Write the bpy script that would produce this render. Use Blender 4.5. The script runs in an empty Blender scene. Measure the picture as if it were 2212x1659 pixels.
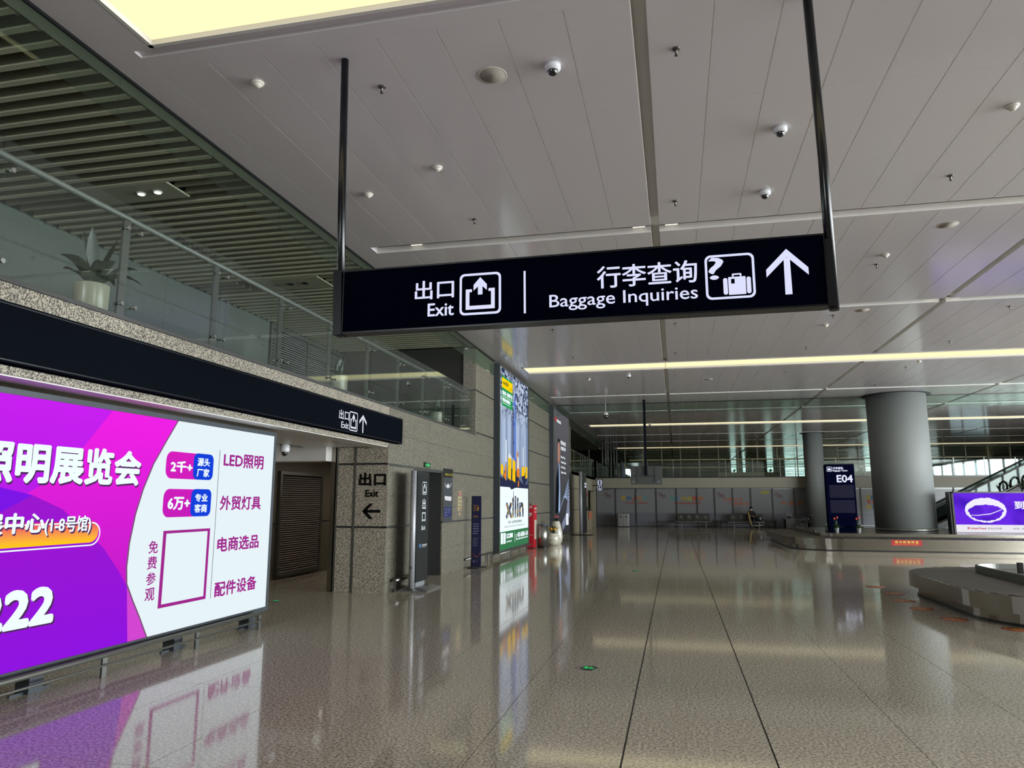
import bpy, bmesh, math, random
from mathutils import Vector, Matrix
random.seed(7)
PI = math.pi
sc = bpy.context.scene
col = sc.collection

# ------------------------------------------------------------------ camera, world, exposure
cam_d = bpy.data.cameras.new('camera'); cam = bpy.data.objects.new('camera', cam_d); col.objects.link(cam)
FOCAL = 1553.75
YAW, PITCH, ROLL = -0.221360, 0.160733, 0.001287
cam_d.sensor_fit = 'HORIZONTAL'; cam_d.sensor_width = 36.0; cam_d.lens = FOCAL / 2212 * 36.0
cam_d.clip_start = 0.05; cam_d.clip_end = 400
fw = Vector((math.sin(YAW)*math.cos(PITCH), math.cos(YAW)*math.cos(PITCH), math.sin(PITCH)))
r0 = Vector((math.cos(YAW), -math.sin(YAW), 0)); u0 = r0.cross(fw)
rr_ = math.cos(ROLL)*r0 + math.sin(ROLL)*u0; uu_ = -math.sin(ROLL)*r0 + math.cos(ROLL)*u0
M = Matrix((rr_, uu_, -fw)).transposed().to_4x4(); M.translation = Vector((0, 0, 1.6))
cam.matrix_world = M
sc.camera = cam

WORLD_STRENGTH = 27.0
STRIP = 1.25
w = bpy.data.worlds.new('sky'); sc.world = w; w.use_nodes = True
bg = w.node_tree.nodes['Background']; bg.inputs[0].default_value = (0.90, 0.97, 1.0, 1); bg.inputs[1].default_value = WORLD_STRENGTH
sc.view_settings.view_transform = 'Standard'; sc.view_settings.look = 'None'
sc.view_settings.exposure = 0.0; sc.view_settings.gamma = 1.0; sc.view_settings.use_curve_mapping = False
sc.cycles.use_denoising = True
sc.cycles.max_bounces = 7; sc.cycles.diffuse_bounces = 4; sc.cycles.glossy_bounces = 4
sc.cycles.transparent_max_bounces = 16; sc.cycles.transmission_bounces = 4
sc.cycles.caustics_reflective = False; sc.cycles.caustics_refractive = False
sc.cycles.sample_clamp_indirect = 6.0

def portal(loc, rot, sx, sy):                      # guides sampling of the daylight through the added openings
    l = bpy.data.lights.new('window_portal', 'AREA'); l.shape = 'RECTANGLE'; l.size = sx; l.size_y = sy
    l.cycles.is_portal = True
    o = bpy.data.objects.new('window_portal', l); o.location = loc; o.rotation_euler = rot; col.objects.link(o)
portal((-7.2, -11.8, 4.7), (PI/2, 0, 0), 3.8, 3.0)
portal((27.6, 8.5, 2.8), (PI/2, 0, PI/2), 41, 5.4)

# ------------------------------------------------------------------ helpers
def s2l(c):
    return c/12.92 if c <= .04045 else ((c+.055)/1.055)**2.4
def rgb(h, k=1.0):
    h = h.lstrip('#'); return tuple(s2l(int(h[i:i+2], 16)/255)*k for i in (0, 2, 4)) + (1.0,)
MATS = {}
def mat(name, color, rough=.5, metal=0., spec=.5, ior=1.5, coat=0., noise=None, bump=None, alpha=None):
    if name in MATS: return MATS[name]
    m = bpy.data.materials.new(name); m.use_nodes = True; nt = m.node_tree; b = nt.nodes['Principled BSDF']
    c = rgb(color) if isinstance(color, str) else color
    b.inputs['Base Color'].default_value = c; b.inputs['Roughness'].default_value = rough
    b.inputs['Metallic'].default_value = metal; b.inputs['IOR'].default_value = ior
    b.inputs['Specular IOR Level'].default_value = spec; b.inputs['Coat Weight'].default_value = coat
    b.inputs['Coat Roughness'].default_value = .05
    g = nt.nodes.new('ShaderNodeNewGeometry')
    if noise:                                       # (scale, colour2, lo, hi[, stretch])
        n = nt.nodes.new('ShaderNodeTexNoise'); n.inputs['Scale'].default_value = noise[0]; n.inputs['Detail'].default_value = 2.5
        vec = g.outputs['Position']
        if len(noise) > 4:
            mp = nt.nodes.new('ShaderNodeMapping'); mp.inputs['Scale'].default_value = noise[4]
            nt.links.new(vec, mp.inputs['Vector']); vec = mp.outputs[0]
        nt.links.new(vec, n.inputs['Vector'])
        r = nt.nodes.new('ShaderNodeValToRGB'); r.color_ramp.elements[0].position = noise[2]; r.color_ramp.elements[1].position = noise[3]
        r.color_ramp.elements[0].color = rgb(noise[1]); r.color_ramp.elements[1].color = c
        nt.links.new(n.outputs['Fac'], r.inputs['Fac']); nt.links.new(r.outputs['Color'], b.inputs['Base Color'])
    if bump:
        n2 = nt.nodes.new('ShaderNodeTexNoise'); n2.inputs['Scale'].default_value = bump[0]
        nt.links.new(g.outputs['Position'], n2.inputs['Vector'])
        bp = nt.nodes.new('ShaderNodeBump'); bp.inputs['Strength'].default_value = bump[1]; bp.inputs['Distance'].default_value = .01
        nt.links.new(n2.outputs['Fac'], bp.inputs['Height']); nt.links.new(bp.outputs['Normal'], b.inputs['Normal'])
    MATS[name] = m; return m
def emat(name, color, k=1.0):
    if name in MATS: return MATS[name]
    m = bpy.data.materials.new(name); m.use_nodes = True; nt = m.node_tree; nt.nodes.clear()
    e = nt.nodes.new('ShaderNodeEmission'); o = nt.nodes.new('ShaderNodeOutputMaterial')
    e.inputs[0].default_value = rgb(color) if isinstance(color, str) else color; e.inputs[1].default_value = k
    nt.links.new(e.outputs[0], o.inputs[0]); MATS[name] = m; return m
def glass(name, tint, refl=1.0):
    m = bpy.data.materials.new(name); m.use_nodes = True; nt = m.node_tree; nt.nodes.clear()
    t = nt.nodes.new('ShaderNodeBsdfTransparent'); t.inputs[0].default_value = tint
    g = nt.nodes.new('ShaderNodeBsdfGlossy'); g.inputs['Roughness'].default_value = .02; g.inputs[0].default_value = (.9, 1, .95, 1)
    f = nt.nodes.new('ShaderNodeFresnel'); ge = nt.nodes.new('ShaderNodeNewGeometry'); io = nt.nodes.new('ShaderNodeMath'); io.operation = 'MULTIPLY_ADD'
    io.inputs[1].default_value = 1/1.5-1.5; io.inputs[2].default_value = 1.5      # same Fresnel on both faces of a pane
    nt.links.new(ge.outputs['Backfacing'], io.inputs[0]); nt.links.new(io.outputs[0], f.inputs[0])
    k = nt.nodes.new('ShaderNodeMath'); k.operation = 'MULTIPLY'; k.use_clamp = True; k.inputs[1].default_value = refl
    x = nt.nodes.new('ShaderNodeMixShader'); o = nt.nodes.new('ShaderNodeOutputMaterial')
    nt.links.new(f.outputs[0], k.inputs[0]); nt.links.new(k.outputs[0], x.inputs[0])
    nt.links.new(t.outputs[0], x.inputs[1]); nt.links.new(g.outputs[0], x.inputs[2]); nt.links.new(x.outputs[0], o.inputs[0])
    MATS[name] = m; return m

WL = {}
def wloc(o): return WL.get(o.name, Vector((0, 0, 0)))
def tag(o, label=None, cat=None, group=None, kind=None):
    if label: o['label'] = label
    if cat: o['category'] = cat
    if group: o['group'] = group
    if kind: o['kind'] = kind
    return o
def thing(name, loc, label, cat, group=None):
    o = bpy.data.objects.new(name, None); col.objects.link(o); o.location = loc; o.empty_display_size = .2
    WL[o.name] = Vector(loc); return tag(o, label, cat, group)
def struct_root(name, loc=(0, 0, 0)):
    o = bpy.data.objects.new(name, None); col.objects.link(o); o.location = loc; WL[o.name] = Vector(loc)
    o['kind'] = 'structure'; return o
def link(me, name, parent=None, loc=(0, 0, 0)):
    o = bpy.data.objects.new(name, me); col.objects.link(o); L = Vector(loc); WL[o.name] = L
    if parent is not None:
        o.parent = parent; o.location = L - wloc(parent)
    else: o.location = L
    return o
def dup(root, loc, label=None, group=None):
    r = root.copy(); col.objects.link(r); r.location = loc; WL[r.name] = Vector(loc)
    if label: r['label'] = label
    if group: r['group'] = group
    for ch in list(root.children):
        c = ch.copy(); col.objects.link(c); c.parent = r; WL[c.name] = Vector(loc) + ch.location
        for g in list(ch.children):
            d = g.copy(); col.objects.link(d); d.parent = c
    return r

class MB:
    def __init__(s): s.v = []; s.f = []; s.m = []; s.cur = 0; s.smooth = []; s.marks = []
    def add(s, vs, fs, smooth=False):
        n = len(s.v); s.v += [tuple(v) for v in vs]
        for f in fs: s.f.append([n+i for i in f]); s.m.append(s.cur); s.smooth.append(smooth)
        return s
    def box(s, x0, x1, y0, y1, z0, z1):
        return s.add([(x0,y0,z0),(x1,y0,z0),(x1,y1,z0),(x0,y1,z0),(x0,y0,z1),(x1,y0,z1),(x1,y1,z1),(x0,y1,z1)],
                     [(0,3,2,1),(4,5,6,7),(0,1,5,4),(1,2,6,5),(2,3,7,6),(3,0,4,7)])
    def bbox(s, x0, x1, y0, y1, z0, z1, b=.01):     # bevelled box
        bm = bmesh.new(); bmesh.ops.create_cube(bm, size=1)
        bmesh.ops.scale(bm, vec=(x1-x0, y1-y0, z1-z0), verts=bm.verts)
        bmesh.ops.bevel(bm, geom=list(bm.edges), offset=b, segments=2, affect='EDGES', profile=.6)
        c = Vector(((x0+x1)/2, (y0+y1)/2, (z0+z1)/2))
        bm.verts.ensure_lookup_table(); bm.verts.index_update()
        s.add([v.co+c for v in bm.verts], [[v.index for v in f.verts] for f in bm.faces]); bm.free(); return s
    def tube(s, pts, r, n=10, cap=True):
        pts = [Vector(p) for p in pts]; rs = r if isinstance(r, (list, tuple)) else [r]*len(pts)
        vs = []; fs = []; up = None
        for i, p in enumerate(pts):
            d = (pts[min(i+1, len(pts)-1)] - pts[max(i-1, 0)]).normalized()
            a = d.cross(Vector((0, 0, 1))) if abs(d.z) < .95 else d.cross(Vector((0, 1, 0)))
            if up is not None:
                a = up - d*up.dot(d)
            a.normalize(); up = a; b = d.cross(a)
            for k in range(n):
                t = 2*PI*k/n; vs.append(p + (a*math.cos(t) + b*math.sin(t))*rs[i])
        for i in range(len(pts)-1):
            for k in range(n):
                fs.append((i*n+k, i*n+(k+1) % n, (i+1)*n+(k+1) % n, (i+1)*n+k))
        s.add(vs, fs, True)
        if cap: s.add([], []); m = len(s.v)-len(vs); s.f.append([m+k for k in range(n)][::-1]); s.m.append(s.cur); s.smooth.append(False); s.f.append([m+(len(pts)-1)*n+k for k in range(n)]); s.m.append(s.cur); s.smooth.append(False)
        return s
    def lathe(s, c, prof, n=24, smooth=True, down=False):
        vs = []; fs = []
        for (r, z) in prof:
            for k in range(n):
                t = 2*PI*k/n; vs.append((c[0]+r*math.cos(t), c[1]+r*math.sin(t), c[2]+z))
        for i in range(len(prof)-1):
            for k in range(n): fs.append((i*n+k, i*n+(k+1) % n, (i+1)*n+(k+1) % n, (i+1)*n+k))
        fs.append(tuple(range(n))[::-1]); fs.append(tuple((len(prof)-1)*n+k for k in range(n)))
        return s.add(vs, fs, smooth)
    def prism(s, pts, z0, z1):                      # pts ccw in XY
        n = len(pts); vs = [(x, y, z0) for x, y in pts] + [(x, y, z1) for x, y in pts]
        return s.add(vs, [tuple(range(n))[::-1], tuple(range(n, 2*n))] + [(i, (i+1) % n, n+(i+1) % n, n+i) for i in range(n)])
    def ringprism(s, out, inn, z0, z1):
        n = len(out); vs = [(x,y,z0) for x,y in out]+[(x,y,z0) for x,y in inn]+[(x,y,z1) for x,y in out]+[(x,y,z1) for x,y in inn]
        fs = []
        for i in range(n):
            j = (i+1) % n
            fs += [(i, j, 2*n+j, 2*n+i), (n+j, n+i, 3*n+i, 3*n+j), (2*n+i, 2*n+j, 3*n+j, 3*n+i), (j, i, n+i, n+j)]
        return s.add(vs, fs)
    def flat(s, P, pts, off=.002): return s.add([P.pt(u, v, off) for u, v in pts], [tuple(range(len(pts)))])
    def cut(s): s.marks.append((len(s.v), len(s.f))); return s
    def rect(s, P, u0, v0, u1, v1, off=.002): return s.flat(P, [(u0,v0),(u1,v0),(u1,v1),(u0,v1)], off)
    def ring(s, P, out, inn, off=.002):
        n = len(out)
        return s.add([P.pt(u, v, off) for u, v in out+inn], [(i, (i+1) % n, n+(i+1) % n, n+i) for i in range(n)])
    def text(s, P, body, u0, v0, u1, v1, off=.002, bold=0., just=None):
        s.marks.append((len(s.v), len(s.f))); vs, fs = glyphs(body)
        xs = [a for a, b in vs]; ys = [b for a, b in vs]; x0, x1, y0, y1 = min(xs), max(xs), min(ys), max(ys)
        sx = (u1-u0)/(x1-x0); sy = (v1-v0)/(y1-y0)
        if just == 'left': sx = sy
        bs = [(0, 0)] if not bold else [(-bold, 0), (bold, 0), (0, bold*.7), (0, -bold*.7)] if bold < .009 else [(bold*math.cos(PI*j/5), bold*math.sin(PI*j/5)) for j in range(10)]
        for k, (bx, by) in enumerate(bs):
            s.add([P.pt(u0+(a-x0)*sx+bx, v0+(b-y0)*sy+by, off+k*.00005) for a, b in vs], fs)
        return s
    def mesh(s, name, mats, O=(0, 0, 0)):
        me = bpy.data.meshes.new(name); me.from_pydata([(a-O[0], b-O[1], c-O[2]) for a, b, c in s.v], [], s.f)
        for m in (mats if isinstance(mats, (list, tuple)) else [mats]): me.materials.append(m)
        me.polygons.foreach_set('material_index', s.m); me.polygons.foreach_set('use_smooth', s.smooth)
        me.update(); return me
    def build(s, name, mats, parent=None, O=None, label=None, kind=None):
        if len(s.marks) > 1 and parent is not None:
            mk = s.marks + [(len(s.v), len(s.f))]; mk[0] = (0, 0); o = None
            for (v0, f0), (v1, f1) in zip(mk[:-1], mk[1:]):
                q_ = MB(); q_.v = s.v[v0:v1]; q_.f = [[i-v0 for i in f] for f in s.f[f0:f1]]; q_.m = s.m[f0:f1]; q_.smooth = s.smooth[f0:f1]
                o = q_.build(name, mats, parent, O, label, kind)
            return o
        if O is None:
            if parent is not None: O = tuple(wloc(parent))
            else:
                xs = [v[0] for v in s.v]; ys = [v[1] for v in s.v]; zs = [v[2] for v in s.v]
                O = ((min(xs)+max(xs))/2, (min(ys)+max(ys))/2, min(zs))
        o = link(s.mesh(name, mats, O), name, parent, O)
        if label: o['label'] = label
        if kind: o['kind'] = kind
        return o
class Plane:
    def __init__(s, O, U, V, N): s.O, s.U, s.V, s.N = Vector(O), Vector(U), Vector(V), Vector(N)
    def pt(s, u, v, off=0): return s.O + s.U*u + s.V*v + s.N*off
def PX(x): return Plane((x, 0, 0), (0, 1, 0), (0, 0, 1), (1, 0, 0))     # faces +X, u = Y, v = Z
def PY(y): return Plane((0, y, 0), (1, 0, 0), (0, 0, 1), (0, -1, 0))    # faces the camera, u = X, v = Z
_G = {}
def glyphs(body):
    if body in _G: return _G[body]
    c = bpy.data.curves.new('t', 'FONT'); c.body = body; c.size = 1; c.resolution_u = 3
    o = bpy.data.objects.new('t', c); col.objects.link(o); dg = bpy.context.evaluated_depsgraph_get()
    me = bpy.data.meshes.new_from_object(o.evaluated_get(dg))
    r = ([(v.co.x, v.co.y) for v in me.vertices], [tuple(p.vertices) for p in me.polygons])
    bpy.data.objects.remove(o); bpy.data.curves.remove(c); bpy.data.meshes.remove(me); _G[body] = r; return r
def rrect(u0, v0, u1, v1, r, n=5):
    out = []
    for cx, cy, a0 in ((u1-r, v0+r, -PI/2), (u1-r, v1-r, 0), (u0+r, v1-r, PI/2), (u0+r, v0+r, PI)):
        for k in range(n+1):
            a = a0+PI/2*k/n; out.append((cx+r*math.cos(a), cy+r*math.sin(a)))
    return out
def circ(u, v, r, n=20, ry=None): return [(u+r*math.cos(2*PI*k/n), v+(ry or r)*math.sin(2*PI*k/n)) for k in range(n)]
def arc(cu, cv, r, a0, a1, n=16): return [(cu+r*math.cos(a0+(a1-a0)*k/n), cv+r*math.sin(a0+(a1-a0)*k/n)) for k in range(n+1)]

# ------------------------------------------------------------------ materials
STONE = mat('granite_wall', '#868172', .5, noise=(70, '#3b3831', .40, .60), bump=(120, .08))
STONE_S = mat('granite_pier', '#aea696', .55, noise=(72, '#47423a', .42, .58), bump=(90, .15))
STONE_P = mat('granite_pier_light', '#cdc4b4', .55, noise=(72, '#575147', .42, .58), bump=(90, .15))  # pier granite paled to stand in for light its front face misses
STONE_D = mat('dark_joint', '#2b2e30', .5)
FLOOR = mat('polished_terrazzo', '#d3ccba', .07, ior=1.75, noise=(50, '#8b8374', .40, .60))
FJ = mat('floor_joint', '#1f1c18', .6)
CEIL = mat('white_metal_panel', '#d0cbcd', .13, spec=.5)
CEILG = mat('groove_metal', '#b9b8b4', .4)
CJ = mat('panel_backing', '#dfdcd8', .6)
BLACK = mat('void_black', '#050505', .9)
BAF = mat('baffle_metal', '#918b79', .5)
BAFL = mat('baffle_lip', '#c2bca4', .4)
STEEL = mat('brushed_steel', '#93938f', .38, metal=1., noise=(40, '#8f8f8a', .3, .7, (1, 1, 30)))
STEELM = mat('mirror_steel', '#8d887e', .2, metal=1.)
STEELD = mat('dull_steel', '#7b7d7a', .4, metal=.9)
PALEM = None
NAVY = mat('dark_navy_sign', '#0b0f1c', .35, spec=.4)
DKGREY = mat('charcoal_frame', '#3a4046', .45)
BLK = mat('black_paint', '#0c0d10', .3)
RUB = mat('black_rubber_slat', '#37332d', .45)
WHITE = mat('white_paint', '#cfccc8', .4)
GW = emat('sign_white', '#e3e8ff', 1.0)
GLASSG = glass('green_glass', (.84, .91, .87, 1), .8)
GLASSC = glass('clear_glass', (.88, .91, .90, 1), 1.45)
GLASST = glass('tinted_window', (.30, .34, .33, 1), .8)
GLASSD = glass('dark_glass', (.35, .38, .37, 1), .6)
GLASSW = glass('partition_glass', (.74, .79, .76, 1), .6)
LAMP = emat('cream_diffuser', (0.92, .80, .47, 1), STRIP)

H = 5.6
XW = -5.01
# ------------------------------------------------------------------ floor
fl = struct_root('floor')
b = MB(); b.box(-12, 27.8, -12, 47.2, -.2, -.004); b.build('slab', FJ, fl)
TX0, TPX, TY0, TPY = -.384, .941, 5.93, 1.84
cells = []
for i in range(-12, 39):
    for j in range(-10, 23):
        x0 = TX0+i*TPX; y0 = TY0+j*TPY
        x1 = x0+TPX; y1 = y0+TPY
        if x1 > 27.8 or y0 < -12: continue
        cx, cy = (x0+x1)/2, (y0+y1)/2
        ang = math.atan2(cx, cy)-YAW if cy > .5 else 9
        vis = abs(ang) < .70 and cy > 3.2 and cx > -8.4
        cells.append((0 if vis else 1, math.hypot(cx, cy), x0, x1, y0, y1, i))
cells.sort()
b = MB(); b.box(0, 1, 0, 1, -.02, 0)
tiles = {}
def tile_mesh(g0, g1):
    k = (g0, g1)
    if k not in tiles:
        q = MB(); q.box(g0, TPX-g1, .0022, TPY-.0022, -.02, 0); tiles[k] = q.mesh('floor_tile', FLOOR)
    return tiles[k]
rest = MB(); n = 0
for (vis, d, x0, x1, y0, y1, i) in cells:
    g0 = .006 if i in (0, 1) else .0025; g1 = .006 if i in (-1, 0) else .0025
    y1c = min(y1, 47.0)
    if vis == 0 and n < 300 and y1 < 47:
        link(tile_mesh(g0, g1), 'floor_tile', fl, (x0, y0, 0)); n += 1
    elif y1c > y0: rest.box(x0+g0, x1-g1, y0+.0022, y1c-.0022, -.02, 0)
rest.build('floor_tile', FLOOR, fl, kind='stuff')

# ------------------------------------------------------------------ ceiling
ce = struct_root('ceiling', (0, 0, H))
GX = [-.165+5.59*k for k in range(0, 6)]            # grooves running away from the camera
ROWS = [-12, -7.1, -1.9]                             # filled below
strips = [-29.9+17.2*k for k in range(1, 8)]         # strip centres: -12.7, 4.5, 21.7, 38.9, 56.1, 73.3, 90.5
CEND = 95.0
bays_x = [(-4.637, GX[0]-.06)] + [(GX[k]+.06, GX[k+1]-.06) for k in range(5)]
bays_y = []
for s in strips:
    a = s+.83; L = (17.2-1.66)/3
    for k in range(3):
        y0, y1 = a+k*L, a+(k+1)*L
        if k > 0: y0 += .04
        if k < 2: y1 -= .24
        if y1 < -11 or y0 > CEND: continue
        bays_y.append((max(y0, -12), min(y1, CEND)))
plate = MB()
plate.box(-5.4, 27.8, -12, CEND, H+.12, H+.2)
for (x0, x1) in bays_x:
    for (y0, y1) in bays_y: plate.box(x0, x1, y0, y1, H+.003, H+.10)
plate.build('soffit_plate', CJ, ce)
cells = []
for bi, (x0, x1) in enumerate(bays_x):
    nx = 8 if bi == 0 else 10
    for (y0, y1) in bays_y:
        for i in range(nx):
            for j in range(3):
                a0 = x0+(x1-x0)*i/nx; a1 = x0+(x1-x0)*(i+1)/nx; c0 = y0+(y1-y0)*j/3; c1 = y0+(y1-y0)*(j+1)/3
                cx, cy = (a0+a1)/2, (c0+c1)/2
                ang = math.atan2(cx, cy)-YAW if cy > .5 else 9
                vis = 0 if abs(ang) < .66 and cy > 5 else 1
                cells.append((vis, math.hypot(cx, cy), a0, a1, c0, c1))
cells.sort(); cache = {}; rest = MB(); n = 0
for (vis, d, a0, a1, c0, c1) in cells:
    if vis == 0 and n < 300:
        k = (round(a1-a0, 3), round(c1-c0, 3))
        if k not in cache:
            q = MB(); q.box(.006, a1-a0-.006, .001, c1-c0-.001, 0, .012); cache[k] = q.mesh('ceiling_panel', CEIL)
        link(cache[k], 'ceiling_panel', ce, (a0, c0, H)); n += 1
    else: rest.box(a0+.006, a1-.006, c0+.001, c1-.001, H, H+.012)
rest.build('ceiling_panel', CEIL, ce, kind='stuff')
b = MB()                                            # plain border strips along the left edge and around the light strips
b.box(-5.01, -4.64, -12, 18, H, H+.12); b.box(-5.36, -4.64, 18, CEND, H, H+.12)
for s in strips:
    if s-.83 > CEND: continue
    for (x0, x1) in bays_x:
        xa = x0+.0
        if s < 0: b.box(xa-.06, x1+.06, s-.83, s+.83, H, H+.10); continue
        b.box(xa, x1, s-.83, s-.64, H, H+.10); b.box(xa, x1, s+.64, s+.83, H, H+.10); b.box(xa, x1, s-.64, s-.53, H+.035, H+.10); b.box(xa, x1, s+.53, s+.64, H+.035, H+.10)
    b.box(-4.64, -4.46, s-.54, s+.54, H, H+.10)
b.build('border_strip', CEIL, ce)

# light strips: each bay of each strip is one fitting
lp_cache = {}
names = {4.5: 'nearest', 21.7: 'second nearest', 38.9: 'third', 56.1: 'fourth', 73.3: 'fifth', 90.5: 'sixth'}
for s in strips:
    if s+.6 > CEND or s < 0: continue
    for bi, (x0, x1) in enumerate(bays_x):
        xa = x0+.18 if bi == 0 else x0-.058
        xb = x1+.058
        s0 = -12 if s-.53 < -12 else s-.53
        t = thing('ceiling_light', ((xa+xb)/2, (s0+s+.53)/2, H), '', 'ceiling light', 'cream light strips recessed in the ceiling')
        q = MB(); q.box(xa, xb, s0, s0+.04, H-.001, H+.09); q.box(xa, xb, s+.49, s+.53, H-.001, H+.09)
        if bi == 0: q.box(xa, xa+.04, s0, s+.53, H-.001, H+.09)
        q.box(xa, xb, s0, s+.53, H+.095, H+.11); q.build('frame', WHITE, t)
        q = MB(); q.box(xa+(.04 if bi == 0 else .008), xb-.008, s0+.04, s+.49, H+.05, H+.07); q.build('diffuser', LAMP, t)
        nm = names.get(round(s, 1), 'hidden')
        if s < 0: t['label'] = 'cream ceiling light strip behind the viewer, length number %d from left' % (bi+1)
        elif bi == 0: t['label'] = '%s cream ceiling light strip, leftmost length beside the glass curtain' % nm
        elif bi == 1: t['label'] = '%s cream ceiling light strip, length right of the first long groove' % nm
        elif bi == 2: t['label'] = '%s cream ceiling light strip, length right of the second long groove' % nm
        else: t['label'] = '%s cream ceiling light strip, %s length from the left' % (nm, ('', '', '', 'fourth', 'fifth', 'sixth', 'last')[bi])

# little lamps tucked in the cross grooves
glow = emat('groove_lamp_glow', '#fff6dd', 1.6)
q = MB(); q.box(-.10, .10, -.018, .018, 0, .012); gl_case = q.mesh('housing', WHITE)
q = MB(); q.box(-.09, .09, -.012, .012, -.004, .0); gl_lens = q.mesh('lens', glow)
cross = []
for s in strips[1:5]:
    L = (17.2-1.66)/3
    for k in (1, 2): cross.append(s+.83+k*L)
ORD = ('nearest', 'second', 'third', 'fourth', 'fifth', 'sixth', 'seventh', 'eighth', 'ninth', 'tenth')
for ci, yc in enumerate(cross):
    for gi, gx in enumerate(GX[:3]):
        for sd in (-1, 1):
            t = thing('groove_lamp', (gx+sd*.24, yc, H+.08), 'small lamp in %s ceiling cross groove, %s of %s long groove' % (ORD[ci], 'left' if sd < 0 else 'right', ('first', 'second', 'third')[gi]), 'lamp', 'lamps in the ceiling grooves')
            link(gl_case, 'housing', t, (gx+sd*.24, yc, H+.08)); link(gl_lens, 'lens', t, (gx+sd*.24, yc, H+.08))
    t = thing('groove_lamp', (-3.95, yc, H+.08), 'small lamp near the left end of %s ceiling cross groove' % ORD[ci], 'lamp', 'lamps at the left ends of the cross grooves')
    link(gl_case, 'housing', t, (-3.95, yc, H+.08)); link(gl_lens, 'lens', t, (-3.95, yc, H+.08))

# ------------------------------------------------------------------ left wall (granite)
wl = struct_root('wall_left', (XW, 12, 0))
def granite(root, y0, y1, z0, z1, m=STONE, xf=XW, th=.06, seam0=5.9, pitch=1.4, backing=.35):
    """panels with faint joints, and dark channels at every 1.11 m"""
    zl = [z for z in (0, 1.13, 2.24, 3.35, 4.46, 5.57, 6.68)]
    bk = MB(); bk.box(xf-backing, xf-.03, y0+(.06 if abs(y0-12.15) < .01 and z0 < 1 else 0), y1, z0, z1); bk.build('wall_core', STONE_D, root)
    ys = [y0] + [seam0+pitch*k for k in range(-2, 60) if y0+.15 < seam0+pitch*k < y1-.15] + [y1]
    for i in range(len(zl)-1):
        za, zb = max(zl[i]+(.018 if i else 0), z0), min(zl[i+1]-.018, z1)
        if zb-za < .03: continue
        mids = [za, zb] if zb-za < .75 else [za, (zl[i]+zl[i+1])/2, zb]
        for ya, yb in zip(ys[:-1], ys[1:]):
            for k in range(len(mids)-1):
                q = MB(); q.box(xf-.05, xf, ya+.002, yb-.002, mids[k]+(.002 if k else 0), mids[k+1]-.002)
                q.build('stone_panel', m, root, O=(xf, ya, mids[k]))
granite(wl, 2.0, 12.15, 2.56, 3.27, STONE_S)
granite(wl, 12.15, 13.45, 0, 3.27)
granite(wl, 13.45, 15.3, 2.24, 3.27)
granite(wl, 15.3, 18.0, 0, 3.27)
granite(wl, 18.0, 35.6, 0, 5.57)
# door recess
q = MB(); q.box(-5.62, -5.60, 13.40, 15.36, 0, 2.3); q.box(-5.62, -5.37, 13.40, 13.449, 0, 2.3); q.box(-5.62, -5.37, 15.301, 15.36, 0, 2.3); q.build('recess_lining', STONE_S, wl)
q = MB(); q.box(-5.60, -5.03, 13.45, 15.30, 2.2, 2.235); q.build('recess_soffit', STEELD, wl)
# thin steel angle along door head and joints
q = MB(); q.box(XW-.01, XW+.012, 12.15, 19.8, 2.228, 2.252); q.build('joint_rail', STEELD, wl)
q = MB(); q.box(XW-.01, XW+.006, 12.15, 13.45, 1.118, 1.142); q.box(XW-.01, XW+.006, 15.3, 19.8, 1.118, 1.142); q.build('joint_rail', STEELD, wl)
# end pier of the balcony opening
q = MB(); q.box(-5.36, -5.011, 17.96, 18.0, 3.3, 4.45); q.box(-5.36, -5.011, 17.96, 18.0, 4.475, 5.57); q.build('pier_return', STONE_S, wl)
# exit opening pier facing the camera
def face_y(root, x0, x1, zs, y, m):
    for k in range(len(zs)-1):
        q = MB(); q.box(x0, x1, y, y+.05, zs[k]+.018*(k > 0), zs[k+1]-.018); q.build('stone_panel', m, root, O=(x0, y, zs[k]))
q = MB(); q.box(-6.05, XW-.06, 12.18, 12.5, 0, 2.56); q.build('pier_core', STONE_D, wl)
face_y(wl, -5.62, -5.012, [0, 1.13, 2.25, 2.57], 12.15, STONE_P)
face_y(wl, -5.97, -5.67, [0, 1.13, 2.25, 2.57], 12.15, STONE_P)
q = MB(); q.box(-5.665, -5.625, 12.145, 12.17, 0, 2.56); q.box(-6.0, -5.975, 12.145, 12.17, 0, 2.56); q.build('metal_channel', STEELD, wl)
q = MB(); q.box(-6.10, -6.02, 12.13, 12.6, 0, 2.56); q.build('pier_edge_trim', STEELM, wl)
q = MB(); q.box(-6.10, -6.04, 12.6, 17, 0, 2.6); q.build('corridor_side', STONE, wl)
q = MB(); q.box(XW-.36, XW-.02, 2, 12.15, 2.548, 2.56); q.build('lintel_soffit', WHITE, wl)

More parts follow.
